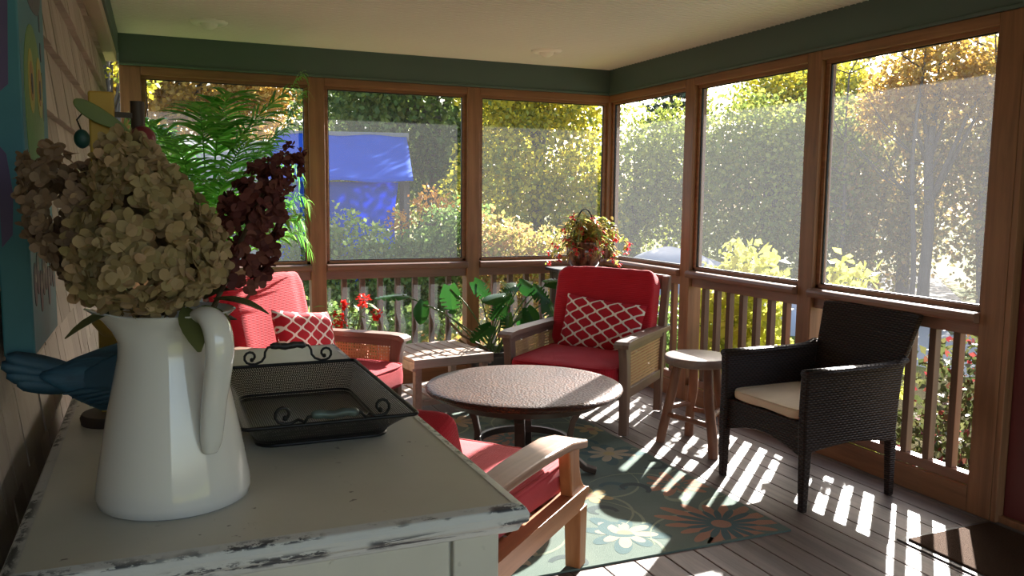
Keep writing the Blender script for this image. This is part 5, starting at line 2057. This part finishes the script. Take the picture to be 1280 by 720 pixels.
# ---- trees beyond the right hand screens
tree('broad_tree', 'broad olive green tree outside the first right hand screen', 'tree', 10.4, 17.2, [(0, 0, 2.4, 1.7, 1.5, 1.7), (.9, -.5, 3.0, 1.4, 1.3, 1.3), (-.6, .2, 1.5, 1.3, 1.2, 1.2), (1.6, -.8, 1.6, 1.2, 1.2, 1.4)], 19000, .105, 'f_olive', 13, (.16, 2.8), 'woodland trees', .3)
tree('broad_tree', 'broad olive green tree outside the middle right hand screen, nearest the woodpile', 'tree', 12.2, 14.6, [(0, 0, 2.3, 1.7, 1.6, 1.8), (.8, -.7, 2.9, 1.4, 1.3, 1.4), (-.7, .3, 3.2, 1.3, 1.2, 1.2), (.6, -.7, 1.3, 1.3, 1.2, 1.2)], 19000, .105, 'f_olive', 14, (.16, 2.8), 'woodland trees', .3)
tree('broad_tree', 'yellowing tree top rising over the middle right hand screen', 'tree', 14.6, 17.2, [(0, 0, 4.3, 1.3, 1.2, 1.2), (.9, -.9, 4.2, 1.3, 1.3, 1.3)], 11000, .125, 'f_yellow', 15, (.16, 4.2), 'woodland trees', .3)
tree('broad_tree', 'mixed green and rust tree left in the largest right hand screen', 'tree', 14.0, 12.6, [(0, 0, 2.6, 1.6, 1.6, 2.0), (.8, -.9, 3.4, 1.3, 1.3, 1.4), (-.4, .4, 1.4, 1.3, 1.3, 1.3)], 14000, .105, 'f_hazy', 16, (.12, 4.2), 'woodland trees', .25)
tree('broad_tree', 'mixed rusty tree right in the largest right hand screen', 'tree', 15.0, 10.2, [(0, 0, 2.8, 1.6, 1.5, 2.0), (.3, -.9, 3.6, 1.3, 1.3, 1.3), (-.3, .4, 1.4, 1.4, 1.3, 1.4)], 14000, .105, 'f_hazy', 17, (.12, 4.2), 'woodland trees', .25)
tree('broad_tree', 'golden orange tree high in the largest right hand screen', 'tree', 13.2, 11.4, [(0, 0, 4.4, 1.1, 1.0, .9), (-.6, .5, 3.8, .7, .7, .6), (.6, -.7, 4.1, .8, .7, .6)], 6000, .105, 'f_gold', 18, (.10, 4.2), 'woodland trees', .25)
tree('broad_tree', 'dull olive tree in the far woods right of the spruce', 'tree', 18.5, 20.5, [(0, 0, 3.2, 2.6, 2.4, 2.8), (1.4, -1.6, 3.0, 2.3, 2.2, 2.6), (.2, 0, 5.6, 2.0, 2.0, 1.3)], 14000, .155, 'f_hazy', 19, (.2, 3.8), 'woodland trees', .3)
tree('broad_tree', 'dull olive tree in the far woods at the right edge', 'tree', 20.0, 14.5, [(0, 0, 3.2, 2.4, 2.4, 2.8), (1.0, -2.0, 3.2, 2.2, 2.2, 2.6), (.2, 0, 5.4, 1.9, 2.0, 1.3), (1.6, -4.0, 3.2, 2.2, 2.2, 2.8)], 15000, .155, 'f_hazy', 20, (.2, 3.8), 'woodland trees', .3)
def spruce():
    t = thing('spruce_tree', 'dark blue green spruce seen at the back right corner post', 'tree', (15.0, 22.8, GZ), 0, None)
    rng = np.random.default_rng(44)
    Vs = []
    for k in range(14):
        z = 1.0+k*.44
        r = 1.9*(1-k/15.5)
        for q in range(9):
            a = q*2*pi/9+k*.7
            b = [(cos(a)*r*f, sin(a)*r*f, z-.35*f*r*.5, .26*(1.2-f*.6), .26*(1.2-f*.6), .10) for f in (.35, .65, .95)]
            Vs.append(leaf_cloud(rng, b, 60, .16, shell=.1))
    cloud_obj('crown', np.concatenate(Vs), M['f_spruce'], t)
    MB().tube([(0, 0, -.1), (0, 0, 3.5), (.05, 0, 7.2)], [.16, .10, .02], 10).build('trunk', M['bark'], t, smooth=True)
spruce()
# thin trunks of the wood
def stem_tree(label, x, y, r, h, seed):
    t = thing('bare_tree', label, 'tree', (x, y, GZ), 0, 'bare trunks in the wood')
    rnd = random.Random(seed)
    m = MB()
    P = [Vector((.05*sin(seed+k), .05*cos(seed*2+k), h*k/7-.1)) for k in range(8)]
    m.tube(P, [r*(1.1-.11*k) for k in range(8)], 9)
    m.build('trunk', M['bark'], t, smooth=True)
    m = MB()
    for k in range(16):
        s_ = P[rnd.randint(3, 7)]
        a = rnd.uniform(0, 6.28)
        L = rnd.uniform(.6, 1.5)
        e = s_+Vector((cos(a)*L, sin(a)*L, L*rnd.uniform(.4, 1)))
        mid = s_.lerp(e, .5)+Vector((0, 0, -.08*L))
        m.tube([s_, mid, e], [r*.32, r*.22, r*.06], 6)
        e2 = mid+Vector((rnd.uniform(-.5, .5), rnd.uniform(-.5, .5), rnd.uniform(.2, .6)))
        m.tube([mid, e2], [r*.16, r*.04], 5)
    m.build('branches', M['bark'], t, smooth=True)
stem_tree('slim grey trunk left of centre in the largest right hand screen', 12.6, 11.2, .05, 5.2, 1)
stem_tree('thicker dark trunk right of centre in the largest right hand screen', 14.2, 11.0, .085, 5.6, 2)
stem_tree('slim trunk at the right edge of the largest right hand screen', 14.0, 9.6, .05, 5.2, 3)
stem_tree('slim trunk standing in the middle right hand screen', 12.6, 12.9, .045, 4.6, 4)
# ---- shrubs just outside the right hand railing
tree('rhododendron', 'sunlit yellow green rhododendron outside the middle right hand screen', 'shrub', 4.35, 5.55, [(0, 0, 1.05, .38, .42, .62), (-.05, -.25, 1.30, .26, .26, .40), (.05, .3, 1.15, .28, .28, .40), (0, -.1, .5, .42, .5, .5)], 3200, .085, 'f_rhodo', 30, (.03, 1.2), 'rhododendrons by the right hand railing', .35)
tree('rhododendron', 'small yellow leaved rhododendron outside the largest screen, left of the wicker chair', 'shrub', 4.40, 4.42, [(0, 0, 1.25, .24, .26, .40), (.0, -.15, .9, .30, .3, .45), (0, .1, .45, .36, .4, .45)], 2200, .080, 'f_rhodo', 31, (.03, 1.2), 'rhododendrons by the right hand railing', .35)
tree('shrub', 'red leaved rose bush outside the railing behind the wicker chair', 'shrub', 4.35, 3.42, [(0, 0, .65, .30, .42, .50), (0, .25, .4, .32, .35, .40), (0, -.25, .35, .3, .3, .4), (.05, -.05, 1.02, .28, .40, .36)], 2600, .055, 'f_red', 32, (.025, .7), 'garden shrubs', .3)
tree('shrub', 'dark leaved bush low outside the right hand railing behind the stool', 'shrub', 4.4, 6.6, [(0, 0, .6, .40, .6, .55), (0, -.5, .5, .35, .4, .5)], 2600, .07, 'f_bush', 33, (.03, .6), 'garden shrubs', .35)
